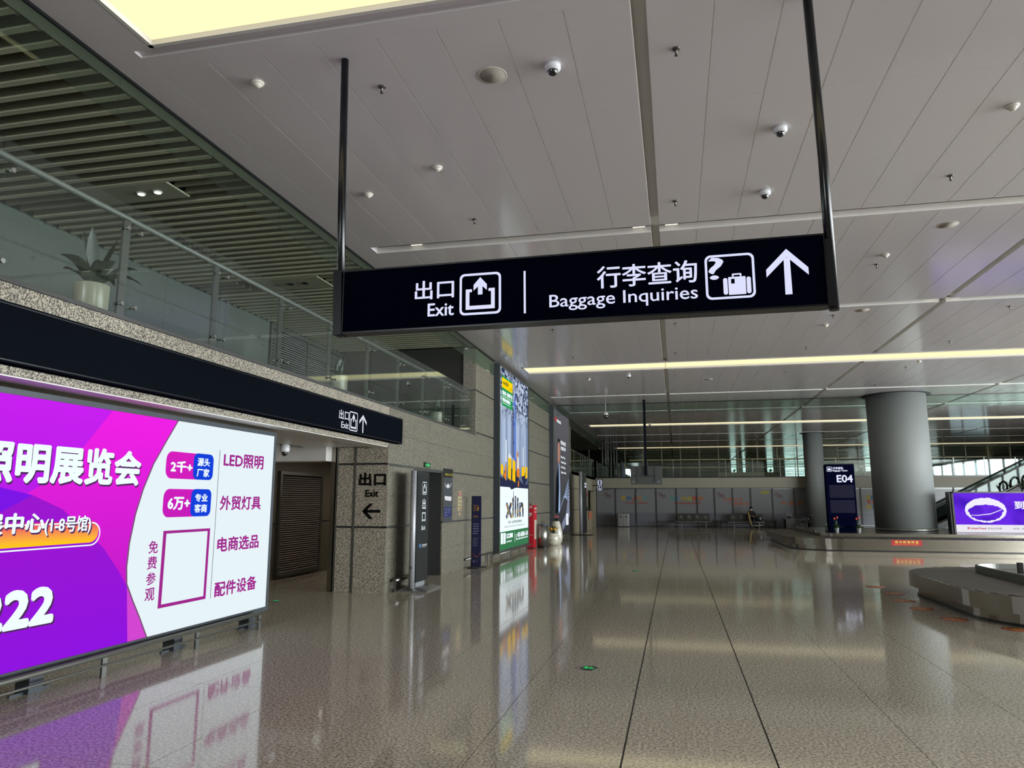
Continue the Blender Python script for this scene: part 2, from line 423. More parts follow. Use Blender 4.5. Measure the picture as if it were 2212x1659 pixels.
# corridor beyond the exit opening
cw = struct_root('wall_corridor', (-8, 14, 0))
q = MB(); q.box(-8.15, -8.0, 2, 17, 1.14, 2.6); q.box(-8.15, -8.0, 2, 17, 0, 1.11); q.build('corridor_wall', STONE, cw)
q = MB(); q.box(-8.14, -8.02, 2, 17, 1.10, 1.15); q.build('dark_joint', STONE_D, cw)
q = MB(); q.box(-8.15, -6.0, 17, 17.15, 0, 2.8); q.build('corridor_end', STONE, cw)
q = MB(); q.box(-8.15, XW-.36, 1.9, 12.3, 2.56, 2.62); q.build('corridor_soffit', WHITE, cw)
q = MB(); q.box(-8.15, -6.05, 12.3, 17.2, 2.50, 2.56); q.build('corridor_soffit', WHITE, cw)
q = MB(); q.box(-8.05, -6.1, 11.9, 12.3, 2.30, 2.56); q.build('white_bulkhead', WHITE, cw)
q = MB(); q.box(-6.62, -6.56, 2, 11.9, 2.545, 2.565); q.build('soffit_groove', STEELD, cw)
q = MB(); q.box(-12, -8.15, 1.8, 2, 0, 2.62); q.box(-8.15, -5.3, 1.8, 2.0, 0, 2.62); q.build('corridor_near_end', STONE, cw)

for k, (x, y) in enumerate(((-7.1, 5.0), (-7.1, 8.3), (-6.6, 13.9), (-6.6, 15.7))):  # unseen fill lights, added to brighten the exit corridor
    zc = 2.56 if y < 12 else 2.50
    t = thing('passage_light', (x, y, zc), ('square passage light behind the lightbox, near one', 'square passage light behind the lightbox, second one', 'square passage light hidden behind the stone pier, near one', 'square passage light hidden behind the stone pier, far one')[k], 'ceiling light')
    q = MB(); q.box(x-.32, x+.32, y-.32, y+.32, zc-.02, zc-.001); q.build('frame', WHITE, t)
    q = MB(); q.box(x-.29, x+.29, y-.29, y+.29, zc-.024, zc-.02); q.build('diffuser', emat('passage_glow', '#fff0e2', 9.0), t)
# louvre
lv = thing('louvre_grille', (-7.95, 14.45, .07), 'tall dark horizontal louvre grille on the corridor wall beside the billboard', 'grille')
q = MB(); q.box(-8.0, -7.93, 13.55, 13.62, .07, 2.2); q.box(-8.0, -7.93, 15.33, 15.4, .07, 2.2); q.box(-8.0, -7.93, 13.62, 15.33, .07, .14); q.box(-8.0, -7.93, 13.62, 15.33, 2.13, 2.2); q.build('frame', STEELD, lv)
q = MB(); q.box(-8.0, -7.99, 13.62, 15.33, .14, 2.13); q.build('backing', BLACK, lv)
q = MB(); q.add([(0,0,0),(.045,0,-.02),(.045,1.71,-.02),(0,1.71,0),(0,0,.008),(.045,0,-.012),(.045,1.71,-.012),(0,1.71,.008)], [(0,3,2,1),(4,5,6,7),(0,1,5,4),(1,2,6,5),(2,3,7,6),(3,0,4,7)])
slat = q.mesh('slat', mat('slat_grey', '#8d877e', .5))
for k in range(44): link(slat, 'slat', lv, (-7.985, 13.62, .165+k*.0448))

# ------------------------------------------------------------------ upper gallery on the left
ug = struct_root('floor_gallery', (-7, 12, 3.27))
q = MB(); q.box(-9.2, XW-.36, -12, 18, 2.95, 3.26); q.box(-9.2, XW-.0, 35.6, 47, 2.9, 3.05); q.build('gallery_slab', STONE_D, ug)
q = MB(); q.box(XW-.36, XW+.006, 2, 17.96, 3.272, 3.31); q.build('edge_trim', mat('edge_trim_dark', '#3c3d3b', .5), ug)
UPG = mat('gallery_wall_plaster', '#545c57', .75, noise=(16, '#454c48', .3, .7, (1, 1, 5)))
wu = struct_root('wall_gallery', (-8.9, 12, 3.26))
q = MB(); yy = 2.0-1.78*8
while yy < 14.3:
    q.box(-9.05, -8.88, yy+.003, min(yy+1.78, 14.35)-.003, 3.26, 5.62); yy += 1.78
q.build('wall_panel', UPG, wu)
q = MB(); q.box(-9.2, -9.05, -12, 95, 3.0, 6.3); q.build('wall_core', mat('gallery_core', '#3b3e3b', .8), wu)
q = MB(); q.box(-9.05, -5.37, 18.0, 18.2, 3.26, 6.2); q.build('gallery_end_wall', mat('gallery_end', '#2d2b25', .7), wu)
lg = thing('louvre_grille', (-8.87, 16.1, 3.3), 'wide grey louvre grille on the upper gallery wall behind the glass', 'grille')
q = MB(); q.box(-8.95, -8.86, 14.4, 14.46, 3.3, 5.5); q.box(-8.95, -8.86, 16.1, 16.15, 3.3, 5.5); q.box(-8.95, -8.86, 17.9, 17.96, 3.3, 5.5); q.box(-8.95, -8.86, 14.4, 17.96, 5.5, 5.6); q.build('frame', STEELD, lg)
q = MB(); q.box(-9.0, -8.98, 14.4, 17.96, 3.3, 5.5); q.build('backing', BLACK, lg)
q = MB(); q.box(0, .05, 0, 3.44, 0, .012); slat = q.mesh('slat', mat('louvre_pale', '#8a8f8c', .5))
for k in range(40): link(slat, 'slat', lg, (-8.95, 14.46, 3.33+k*.0545))
# baffle ceiling
bc = struct_root('ceiling_baffles', (-7, 12, 5.6))
q = MB(); q.box(-9.2, -5.02, -12, 18.2, 6.25, 6.3); q.build('plenum', BLACK, bc)
q = MB(); q.box(-5.19, -5.03, -12, 18, 5.6, 5.75); q.box(-5.06, -5.03, -12, 18, 5.75, 6.25); q.build('edge_fascia', mat('fascia_grey', '#e4e8da', .5), bc)
skip = {5: 0}
q = MB(); q.box(0, 3.62, 0, .06, .02, .17); q.cur = 1; q.box(0, 3.62, -.003, .063, 0, .02); bafm = q.mesh('baffle', [BAF, BAFL])
q = MB(); q.box(0, 3.62, 0, .14, .012, .15); q.cur = 1; q.box(0, 3.62, -.004, .05, 0, .012)
ys = [3.0+.2195*k for k in range(0, 69)]
DLY = 7.63
for y in ys:
    if y > 17.9: break
    if 7.45 < y < 7.86 or 11.5 < y < 12.05: 
        q2 = MB(); q2.box(-8.85, -7.6 if y < 8 else -7.9, y, y+.045, 5.612, 5.77); q2.build('baffle', BAF, bc, O=(-8.85, y, 5.6))
        q2 = MB(); q2.box(-6.2, -5.23, y, y+.045, 5.612, 5.77); q2.build('baffle', BAF, bc, O=(-6.2, y, 5.6)); continue
    link(bafm, 'baffle', bc, (-8.85, y, 5.6))
for nm, ya, yb, on in (('a', 7.44, 7.92, True), ('b', 11.45, 12.1, False)):
    t = thing('downlight_panel', (-6.9, (ya+yb)/2, 5.6), 'flat panel with two lit downlights between the gallery ceiling baffles' if on else 'flat unlit downlight panel between the gallery ceiling baffles further away', 'ceiling light')
    q = MB(); q.box(-7.6, -6.2, ya, yb, 5.598, 5.62); q.build('panel', mat('panel_beige', '#a9a48f', .5), t)
    for xx in (-6.75, -6.5) if on else (-7.2, -6.9, -6.6):
        q = MB(); q.lathe((xx, (ya+yb)/2, 5.585), [(.055, 0), (.06, .006), (.06, .014)], 16); ho = q.build('downlight', WHITE if on else BLK, t)
        if on:
            q = MB(); q.lathe((xx, (ya+yb)/2, 5.579), [(.042, 0), (.042, .006)], 16); q.build('lens', emat('downlight_glow', '#fffbe8', 3.5), ho)

# glass balustrade of the gallery
bal = thing('glass_balustrade', (-5.1, 10, 3.3), 'long frameless glass balustrade with steel rail along the upper gallery edge', 'balustrade')
py = [5.7+1.425*k for k in range(-2, 9)]
q = MB(); q.box(0, .012, .006, 1.419, 0, 1.1); pane = q.mesh('glass_pane', GLASSC)
q = MB(); q.box(-.055, -.03, -.045, .045, 0, .97); q.add([(-.055,-.045,.97),(-.03,-.045,.97),(-.03,.045,.97),(-.055,.045,.97),(-.06,-.02,1.06),(-.04,-.02,1.06),(-.04,.02,1.06),(-.06,.02,1.06)], [(0,3,2,1),(4,5,6,7),(0,1,5,4),(1,2,6,5),(2,3,7,6),(3,0,4,7)])
post = q.mesh('post', mat('post_steel', '#6f706b', .35, metal=.8))
q = MB()
q.tube([(-.05, 0, 0), (.05, 0, 0)], .009, 8); q.tube([(.03, 0, 0), (.055, 0, 0)], .02, 10)
spid = q.mesh('glass_clamp', mat('clamp_steel', '#c5c8c4', .22, metal=1))
for y in py:
    if y-.0 < 16.3: link(pane, 'glass_pane', bal, (-5.10, y+.03, 3.34))
    p = link(post, 'post', bal, (-5.10, y, 3.31))
    for (dy, dz) in ((-.07, .10), (.10, .10), (-.07, .85), (.10, .85)): link(spid, 'glass_clamp', p, (-5.10, y+dy, 3.34+dz))
q = MB(); q.box(-5.10, -5.088, py[-1]+.036, 17.9, 3.34, 4.44); q.build('glass_pane', GLASSC, bal)
q = MB(); q.tube([(-5.16, 2.8, 4.33), (-5.16, 17.9, 4.33)], .03, 12); q.build('handrail', mat('rail_steel', '#7d7e7a', .55, metal=.4), bal)
Pm = Plane((-5.085, 0, 0), (0, -1, 0), (0, 0, 1), (1, 0, 0))
q = MB(); q.text(Pm, '小心玻璃 请勿倚靠', -6.95, 4.33, -6.35, 4.385); q.ring(Pm, circ(-7.02, 4.355, .04), circ(-7.02, 4.355, .03)); q.build('warning_lettering', BLK, bal)

# smoke curtains of glass hung from the ceiling
def curtain(name, label, along, fixed, a0, a1, z0, pitch=1.42, seam=None):
    t = thing(name, ((fixed, (a0+a1)/2, z0) if along == 'y' else ((a0+a1)/2, fixed, z0)), label, 'glass screen')
    a = a0; cachep = {}
    while a < a1-.05:
        bnd = min(a+pitch, a1); k = round(bnd-a, 3)
        if k not in cachep:
            q = MB()
            if along == 'y': q.box(-.006, .006, .004, k-.004, 0, H-z0)
            else: q.box(.004, k-.004, -.006, .006, 0, H-z0)
            cachep[k] = q.mesh('glass_pane', GLASSG)
        link(cachep[k], 'glass_pane', t, (fixed, a, z0) if along == 'y' else (a, fixed, z0)); a = bnd
    q = MB()
    if along == 'y': q.box(fixed-.012, fixed+.012, a0, a1, H-.03, H); 
    else: q.box(a0, a1, fixed-.012, fixed+.012, H-.03, H)
    q.build('top_channel', BLK, t)
    return t
curtain('smoke_curtain', 'green-edged glass smoke curtain hung from the ceiling above the gallery edge', 'y', -4.992, 5.295-1.42*3, 19.83, 5.15, 1.42)
curtain('smoke_curtain', 'short glass smoke curtain on the wall between the two tall lightboxes', 'y', -4.992, 24.2, 29.2, 5.15, 1.42)
curtain('smoke_curtain', 'glass smoke curtain running along the left past the second tall lightbox', 'y', -4.992, 33.9, 50.0, 5.15, 1.42)
curtain('smoke_curtain', 'glass smoke curtain crossing the whole hall overhead near the fat column', 'x', 30.0, -4.80, 27.7, 5.15, 1.43)

# ------------------------------------------------------------------ far part: left wall beyond the lightboxes, gallery, upper hall
PALE = mat('pale_stone', '#a39c84', .35, noise=(30, '#968f78', .3, .7))
wf = struct_root('wall_left_far', (XW, 41, 0))
for (y0, y1) in ((35.6, 38.6), (38.6, 41.6), (41.6, 42.6)):
    for (z0, z1) in ((0, 1.12), (1.14, 2.2), (2.22, 3.05)):
        q = MB(); q.box(XW-.2, XW, y0+.01, y1-.01, z0, z1); q.build('stone_panel', PALE, wf)
for (z0, z1) in ((2.22, 3.05),):
    q = MB(); q.box(XW-.2, XW, 42.61, 46.9, z0, z1); q.build('stone_panel', PALE, wf)
q = MB(); q.box(XW-.2, XW, 45.5, 46.99, 0, 2.2); q.build('stone_panel', PALE, wf)
q = MB(); q.box(-7.6, -7.4, 42.4, 46.9, 0, 2.2); q.box(-7.4, -5.21, 46.7, 46.9, 0, 2.2); q.build('alcove_wall', PALE, wf)
q = MB(); q.box(-7.4, -5.21, 42.4, 42.55, 0, 2.2); q.build('alcove_side', PALE, wf)
q = MB(); q.box(-7.6, XW-.01, 42.4, 46.9, 2.18, 2.215); q.build('alcove_soffit', STEELD, wf)
q = MB(); q.box(XW-.24, XW-.19, 35.6, 46.9, 0, 3.05); 
q.v = [v if True else v for v in q.v]
q = MB(); q.box(XW-.24, XW-.205, 35.6, 42.4, 0, 3.05); q.build('wall_core', STONE_D, wf)
fb = thing('glass_balustrade', (-5.1, 41, 3.05), 'distant glass balustrade on the gallery above the restroom wall', 'balustrade')
for k in range(8):
    q = MB(); q.box(-5.11, -5.10, 35.7+1.41*k, 37.08+1.41*k, 3.06, 4.15); q.build('glass_pane', GLASSC, fb)
    q = MB(); q.box(-5.18, -5.14, 35.68+1.41*k, 35.74+1.41*k, 3.05, 4.15); q.build('post', STEELD, fb)
q = MB(); q.tube([(-5.15, 35.7, 4.18), (-5.15, 46.9, 4.18)], .03, 8); q.build('handrail', STEEL, fb)
q = MB(); q.box(-9.2, -5.36, 35.6, 95, 5.62, 5.7); q.build('gallery_soffit', mat('gallery_soffit', '#7a7566', .5), ce)
q = MB(); q.box(-9.2, -5.3, 35.4, 35.6, 0, 5.7); q.build('wall_return', PALE, wf)
q = MB(); q.box(-7.6, -5.6, 38.2, 39.4, 5.3, 5.6); tag(q.build('ceiling_box', BLK), 'black box hung under the far gallery ceiling beside the dark lightbox', 'duct box')

we = struct_root('wall_end', (5, 47, 0))
WPAN = mat('printed_white_panel', '#77777a', .3)
WPAN2 = mat('printed_lower_band', '#66666f', .3)
SLABM = mat('slab_fascia', '#8f8a7a', .5)
q = MB(); q.box(XW-.2, 27.8, 47.05, 47.4, 0, 3.0); q.build('wall_core', STONE_D, we)
mx = [-5.0, -3.76, -2.48, -1.21, .04, 1.30, 2.36, 3.44, 4.51, 5.78, 7.04, 8.29, 9.54, 10.78, 12.03, 13.28, 14.5, 15.8, 17.1, 18.4, 19.7, 21.0, 22.3, 23.6, 24.9, 26.2, 27.5]
for a, c in zip(mx[:-1], mx[1:]):
    q = MB(); q.box(a+.04, c-.04, 47.0, 47.05, .86, 2.3); q.cur = 1; q.box(a+.04, c-.04, 47.0, 47.05, .02, .86); q.build('wall_panel', [WPAN, WPAN2], we, O=(a, 47, 0))
for a in mx:
    q = MB(); q.box(a-.04, a+.04, 46.96, 47.05, 0, 2.4); q.build('mullion', mat('mullion_grey', '#3c3c3a', .5), we, O=(a, 47, 0))
q = MB(); q.box(-5.0, 27.8, 46.9, 46.95, .14, .19); q.build('bumper_rail', STEELD, we)
q = MB(); q.box(-5.0, 27.8, 46.97, 47.0, 2.3, 2.4); q.build('head_rail', STEELD, we)
q = MB(); a = -5.0
while a < 27.8: q.box(a+.004, min(a+3.9, 27.8)-.004, 46.6, 47.0, 2.4, 3.02); a += 3.9
q.build('slab_fascia', SLABM, we)
q = MB(); q.box(-5.0, 27.8, 46.58, 46.64, 3.02, 3.08); q.build('slab_edge', BLK, we)
PE = PY(46.995)
def wall_print(name, parts, label):
    t = thing(name, (parts[0][2][0], 46.99, 1.4), label, 'wall print')
    for (nm, body, box, c) in parts:
        q = MB()
        if body == 'logo':
            u, v = box[0], box[1]
            for k in range(5):
                a = PI*1.05+PI*.55*k/4
                p = (u+.34+.14*math.cos(a), v+.02+.14*math.sin(a)); r = (u+.34+.36*math.cos(a), v+.02+.36*math.sin(a))
                dx, dy = -math.sin(a)*.022, math.cos(a)*.022
                q.flat(PE, [(p[0]-dx, p[1]-dy), (r[0]-dx, r[1]-dy), (r[0]+dx, r[1]+dy), (p[0]+dx, p[1]+dy)])
            q.build(nm, mat('print_'+c, '#'+c, .6), t, label='small sunray logo')
        else:
            q.text(PE, body, *box, bold=.02 if len(body) < 3 else .008); q.build(nm, mat('print_'+c, '#'+c, .6), t)
    return t
def letters(word, u0, v0, u1, v1, cols):
    n_ = len(word); wd = (u1-u0)/n_; out = []
    for k, ch in enumerate(word):
        if ch == ' ': continue
        f = .28 if ch == 'I' else .72
        out.append(('letter', ch, (u0+k*wd+wd*(1-f)/2, v0, u0+k*wd+wd*(1+f)/2, v1), cols[k % len(cols)]))
    return out
cols = ['a8902a', '35688a', 'a8402c', 'b07a2a', '4f9086']
wall_print('wall_lettering', letters('ENJOY', -3.42, 1.66, -1.75, 1.88, cols)+[('lettering', '一心为您  一路阳光', (-3.35, 1.42, -1.75, 1.52), '9a4a34')], 'colourful ENJOY lettering on the far white wall panels')
wall_print('wall_lettering', letters('NINGBO', -.36, 1.63, 1.70, 1.86, ['3f8f80', '6a7f90', 'a08a30', '9a9a30', 'a8402c', 'b0602a'])+[('lettering', '宁波机场 阳光的服务', (-.1, 1.40, 1.5, 1.5), '9a4a34')], 'colourful NINGBO lettering on the far wall panels')
wall_print('wall_lettering', [('lettering', '文 明 出 行', (2.88, 1.60, 4.02, 1.78), 'b0502c'), ('lettering', '一 路 阳 光', (3.20, 1.34, 4.36, 1.52), 'b0502c')], 'two rows of orange Chinese lettering on the far wall above the seats')
wall_print('wall_lettering', [('lettering', '中 国 梦', (6.25, 1.36, 7.50, 1.60), 'b0602c')], 'orange three character lettering on the far wall left of the thin column')
wall_print('wall_lettering', letters('WE', 11.06, 1.70, 11.60, 1.92, cols)+letters('TO', 11.06, 1.44, 11.60, 1.64, ['a8402c', 'b0602a'])+letters('NING', 11.06, 1.16, 12.1, 1.38, cols), 'stacked WE TO NING lettering on the far wall beside the fat column')
for u, lb in ((-4.50, 'sunray logo print on the far wall beside the restroom sign'), (-1.08, 'sunray logo print between ENJOY and NINGBO'), (2.50, 'sunray logo print right of NINGBO'), (5.90, 'sunray logo print left of the orange three character lettering')):
    wall_print('wall_logo', [('rays', 'logo', (u, 2.10, 0, 0), '5a2a24')], lb)
q = MB(); q.flat(PE, circ(5.35, 2.12, .28, 18, .12)); tag(q.build('yellow_wall_print', mat('print_yellow', '#8f8a3c', .6)), 'pale yellow patch printed high on the far wall panel', 'wall print')

# upper level beyond
uf = struct_root('floor_upper', (10, 70, 3))
q = MB(); q.box(-9.2, 27.8, 47.0, 95, 2.85, 3.02); q.build('upper_slab', mat('upper_floor', '#8d8878', .15, ior=1.7), uf)
up = struct_root('wall_glass_partition', (10, 57.5, 3))
a = .47-1.42*6; k = 0
while a < 26.6:
    q = MB(); q.box(a+.035, a+1.385, 57.5, 57.515, 3.05, 5.58); q.build('glass_pane', GLASSW, up, O=(a, 57.5, 3.02))
    q = MB(); q.box(a-.035, a+.035, 57.44, 57.58, 3.02, 5.6); q.build('mullion', mat('mullion_pale', '#77766a', .5), up, O=(a, 57.5, 3.02)); a += 1.42
ub = thing('glass_balustrade', (10, 46.8, 3.05), 'glass balustrade with thin rails along the far upper floor edge', 'balustrade')
a = -4.9
while a < 26.6:
    q = MB(); q.box(a+.02, a+1.56, 46.78, 46.79, 3.10, 4.0); q.build('glass_pane', GLASSC, ub, O=(a, 46.8, 3.08))
    q = MB(); q.box(a-.02, a+.02, 46.80, 46.86, 3.08, 4.12); q.build('post', STEELD, ub, O=(a, 46.8, 3.08)); a += 1.6
for z in (4.12, 3.82): q = MB(); q.tube([(-4.9, 46.83, z), (27.7, 46.83, z)], .022, 8); q.build('rail', STEELD, ub)
ue = struct_root('wall_upper_end', (13, 95, 3))
DIM = mat('dim_wall', '#75726a', .6)
wins = [(6.9, 7.6), (8.3, 8.7), (11.2, 12.0), (13.3, 15.8), (22.5, 26.5)]
xs = [-9.2]
for a, c in wins: xs += [a, c]
xs.append(27.8)
q = MB()
for k in range(0, len(xs), 2): q.box(xs[k], xs[k+1], 94.9, 95.1, 3.0, 5.7)
for a, c in wins: q.box(a, c, 94.9, 95.1, 3.0, 3.12)
q.build('wall_core', DIM, ue)
for i, (a, c) in enumerate(wins):
    wn = struct_root('window_%d' % (i+1), ((a+c)/2, 95, 3.1))
    q = MB(); nn = max(1, int((c-a)/1.2))
    for k in range(nn+1): xx = a+(c-a)*k/nn; q.box(xx-.04, xx+.04, 94.92, 95.0, 3.12, 5.6)
    q.box(a, c, 94.92, 95.0, 4.5, 4.56); q.build('window_frame', mat('window_grey', '#55585a', .5), wn)
    q = MB(); q.box(a, c, 94.95, 94.96, 3.12, 5.6); q.build('glass_pane', GLASST, wn)
    q = MB()
    for j in range(12): q.box(a+.02, c-.02, 94.86, 94.88, 3.15+j*.2, 3.15+j*.2+.07)
    q.build('window_blind', mat('blind_grey', '#8b908c', .6), wn, kind='stuff')
sw = struct_root('wall_sides', (13, 50, 0))
q = MB(); q.box(-9.4, -9.2, 47, 95, 2.9, 5.8); q.box(27.8, 28.0, 47, 95, 2.9, 5.8); q.build('side_wall', DIM, sw)
# unseen near and right walls; openings added at gallery end and right for light
q = MB(); a = -9
while a < -4: q.box(a-.04, a+.04, -12.1, -11.95, 3.2, 6.2); a += 1.3
q.box(-9.2, -5.03, -12.1, -11.95, 0, 3.2); q.box(-5.03, 27.8, -12.1, -11.95, 0, 6.0); q.box(-9.2, -5.03, -12.1, -11.95, 6.1, 6.3); q.build('near_wall', mat('near_wall_paint', '#8d8a82', .7), sw)
q = MB(); a = -10
while a < 29: q.box(27.8, 27.95, a-.08, a+.08, 0, 5.7); a += 3
q.box(27.8, 27.95, 29, 47, 0, 5.7)
q.box(27.8, 28.0, -12, 47, 0, .2); q.box(27.8, 28.0, -12, 47, 5.4, 5.8); q.build('facade_frame', DKGREY, sw)
q = MB(); q.box(-5.2, -5.03, -12, 1.9, 0, 3.27); q.build('side_wall_near', STONE, sw)

# columns
def column(x, y, r, label, z0=0.):
    t = thing('column', (x, y, z0), label, 'column')
    m_ = mat('column_paint', '#7f8381', .6, spec=.3)
    q = MB(); q.lathe((x, y, z0), [(r, 0), (r, H-z0-.001)], 64); q.build('shaft', m_, t)
    q = MB(); q.lathe((x, y, H-.012), [(r+.17, 0), (r+.17, .011)], 48); q.build('ceiling_collar', mat('collar_dark', '#26292b', .6), t)
    q = MB(); q.lathe((x, y, z0), [(r+.012, 0), (r+.012, .1)], 64); q.build('base_band', STEELD, t)
    return t
column(8.33, 29.85, 1.03, 'fat round grey column standing inside the far baggage carousel', .521)
column(8.10, 45.9, .55, 'thinner round column left of the E04 display, near the far wall')

# baggage carousels
def rring(x0, x1, y0, y1, r, off, n=14):
    out = []
    for cx, cy, a0 in ((x1-r, y0+r, -PI/2), (x1-r, y1-r, 0), (x0+r, y1-r, PI/2), (x0+r, y0+r, PI)):
        for k in range(n+1):
            a = a0+PI/2*k/n; out.append((cx+(r-off)*math.cos(a), cy+(r-off)*math.sin(a)))
    return out
def carousel(x0, x1, y0, y1, r, w_, deck, label, lip, slats):
    t = thing('baggage_carousel', ((x0+x1)/2, (y0+y1)/2, 0), label, 'carousel')
    O = rring(x0, x1, y0, y1, r, 0)
    q = MB(); q.ringprism(rring(x0, x1, y0, y1, r, .13), rring(x0, x1, y0, y1, r, .16), .03, .18); q.build('plinth', STEELM, t)
    q = MB(); q.ringprism(rring(x0, x1, y0, y1, r, .11), rring(x0, x1, y0, y1, r, .17), 0, .03); q.build('kick_strip', BLK, t)
    q = MB(); q.ringprism(O, rring(x0, x1, y0, y1, r, .03), .17, .39); q.ringprism(rring(x0, x1, y0, y1, r, .02), rring(x0, x1, y0, y1, r, .16), .165, .18); q.build('skirt', STEELM, t)
    q = MB(); q.ringprism(rring(x0, x1, y0, y1, r, .03), rring(x0, x1, y0, y1, r, w_), .36, .375); q.build('belt_bed', BLK, t)
    # slats of the belt: even steps along the outline
    pi = rring(x0, x1, y0, y1, r, .035, 24); pj = rring(x0, x1, y0, y1, r, w_-.01, 24)
    segs = []; N = len(pi); cum = [0]
    for k in range(N): a, c = Vector(pi[k]), Vector(pi[(k+1) % N]); cum.append(cum[-1]+(c-a).length)
    def at(s_):
        s_ = s_ % cum[-1]
        for k in range(N):
            if s_ <= cum[k+1]:
                f = (s_-cum[k])/max(cum[k+1]-cum[k], 1e-9)
                return Vector(pi[k]).lerp(Vector(pi[(k+1) % N]), f), Vector(pj[k]).lerp(Vector(pj[(k+1) % N]), f)
    cnt = int(cum[-1]/.26); step = cum[-1]/cnt; restq = MB(); made = 0
    for k in range(cnt):
        a0, b0 = at(k*step); am, bm_ = at((k+.5)*step); a1, b1 = at((k+1.12)*step)
        vs = []
        for P0, zz in ((a0, .402), (am, .395), (a1, .384)): vs.append((P0.x, P0.y, zz))
        for P0, zz in ((b0, .424), (bm_, .417), (b1, .404)): vs.append((P0.x, P0.y, zz))
        vs += [(x, y, z-.007) for x, y, z in vs]
        fs = [(0,1,4,3),(1,2,5,4),(6,9,10,7),(7,10,11,8),(0,3,9,6),(2,8,11,5),(0,6,7,1),(1,7,8,2),(3,4,10,9),(4,5,11,10)]
        if made < slats and a0.x < x0+7:
            q = MB(); q.add(vs, fs); q.build('belt_slat', RUB, t); made += 1
        else: restq.add(vs, fs)
    if restq.v: o_ = restq.build('belt_slat', RUB, t, kind='stuff')
    I = rring(x0, x1, y0, y1, r, w_)
    q = MB(); q.ringprism(I, rring(x0, x1, y0, y1, r, w_+.04), .37, deck+lip); q.build('inner_wall', STEELM if not lip else STEELD, t)
    q = MB(); q.prism(rring(x0, x1, y0, y1, r, w_+.04), deck-.03, deck); q.build('deck', STEELM, t)
    return t
c1 = carousel(3.87, 17, 10.25, 15.25, 1.5, 1.0, .46, 'near baggage carousel with dark belt, cut by the right edge', .08, 150)
c2 = carousel(3.65, 22, 25.6, 33.6, 1.6, 1.05, .52, 'far baggage carousel carrying the fat column and E04 display', 0, 150)
q = MB(); q.bbox(4.92, 5.0, 12.35, 12.40, .54, .70, .01); tag(q.build('black_peg', BLK), 'short black upright block on the rim of the near carousel', 'block')
# red label on the far carousel
lb = thing('warning_label', (7.12, 25.59, .2), 'red label with yellow lettering stuck on the far carousel skirt', 'label')
Pq = PY(25.598)
q = MB(); q.rect(Pq, 6.68, .195, 7.57, .375, .001); q.build('backing', mat('label_red', '#b1242c', .4), lb)
q = MB(); q.text(Pq, '请 勿 踩 踏 转 盘', 6.78, .27, 7.47, .35, .003, .004); q.text(Pq, 'Please do not stamp on the carousel', 6.78, .215, 7.47, .245, .003); q.build('lettering', mat('label_yellow', '#dcb94a', .5), lb)

# E04 display
kd = thing('display_kiosk', (5.79, 28.15, .52), 'tall navy baggage claim display reading E04 with two dark screens', 'display')
NV = mat('kiosk_navy', '#060920', .6, spec=.0)
q = MB(); q.bbox(5.30, 6.28, 28.02, 28.30, .52, 2.9, .012); q.build('body', NV, kd)
Pk = PY(28.018)
q = MB(); q.box(5.30, 6.28, 28.0, 28.02, 2.90-.0, 2.93); q.build('cap', BLK, kd)
q = MB(); q.rect(Pk, 5.40, 1.71, 6.22, 2.17, .004); q.build('screen', mat('screen_off', '#1b1b30', .2, spec=.15), kd)
q = MB(); q.rect(Pk, 5.40, 1.18, 6.22, 1.64, .004); q.build('screen', MATS['screen_off'], kd)
q = MB(); q.text(Pk, 'E04', 5.68, 2.27, 6.20, 2.52, .004, .009); q.text(Pk, '行李提取', 5.56, 2.725, 5.91, 2.81, .004, .003); q.text(Pk, 'Baggage Claim', 5.56, 2.64, 6.05, 2.71, .004, .003)
q.ring(Pk, rrect(5.36, 2.65, 5.53, 2.82, .02), rrect(5.375, 2.665, 5.515, 2.805, .015), .004)
q.flat(Pk, [(5.40, 2.69), (5.49, 2.69), (5.50, 2.73), (5.47, 2.77), (5.43, 2.78), (5.39, 2.74)], .004); q.build('lettering', GW, kd)

# purple LED screen
ls = thing('led_screen', (12, 28.7, .52), 'wide purple advertising screen standing on the far carousel at the right edge', 'screen')
q = MB(); q.box(9.44, 16.1, 28.53, 28.9, .52, 1.93); q.build('housing', BLK, ls)
q = MB(); q.box(9.50, 9.56, 28.48, 28.54, .52, 1.93); q.box(9.5, 16.1, 28.48, 28.54, 1.88, 1.93); q.build('bezel', BLK, ls)
Pl = PY(28.53)
def swirl_mat():
    m = bpy.data.materials.new('screen_purple'); m.use_nodes = True; nt = m.node_tree; nt.nodes.clear()
    e = nt.nodes.new('ShaderNodeEmission'); o = nt.nodes.new('ShaderNodeOutputMaterial'); g = nt.nodes.new('ShaderNodeNewGeometry')
    n = nt.nodes.new('ShaderNodeTexNoise'); n.inputs['Scale'].default_value = 1.6; nt.links.new(g.outputs['Position'], n.inputs['Vector'])
    r = nt.nodes.new('ShaderNodeValToRGB'); r.color_ramp.elements[0].color = rgb('#4a1cc0'); r.color_ramp.elements[1].color = rgb('#6a2ce6')
    r.color_ramp.elements[0].position = .35; r.color_ramp.elements[1].position = .6
    nt.links.new(n.outputs[0], r.inputs[0]); nt.links.new(r.outputs[0], e.inputs[0]); nt.links.new(e.outputs[0], o.inputs[0]); return m
q = MB(); q.rect(Pl, 9.57, .79, 16.1, 1.88, .002); q.build('screen_image', swirl_mat(), ls)
q = MB(); q.rect(Pl, 9.57, .53, 16.1, .79, .002); q.build('white_band', emat('screen_white', '#f2eef8', .95), ls)
q = MB()
n = 72; out = []; inn = []
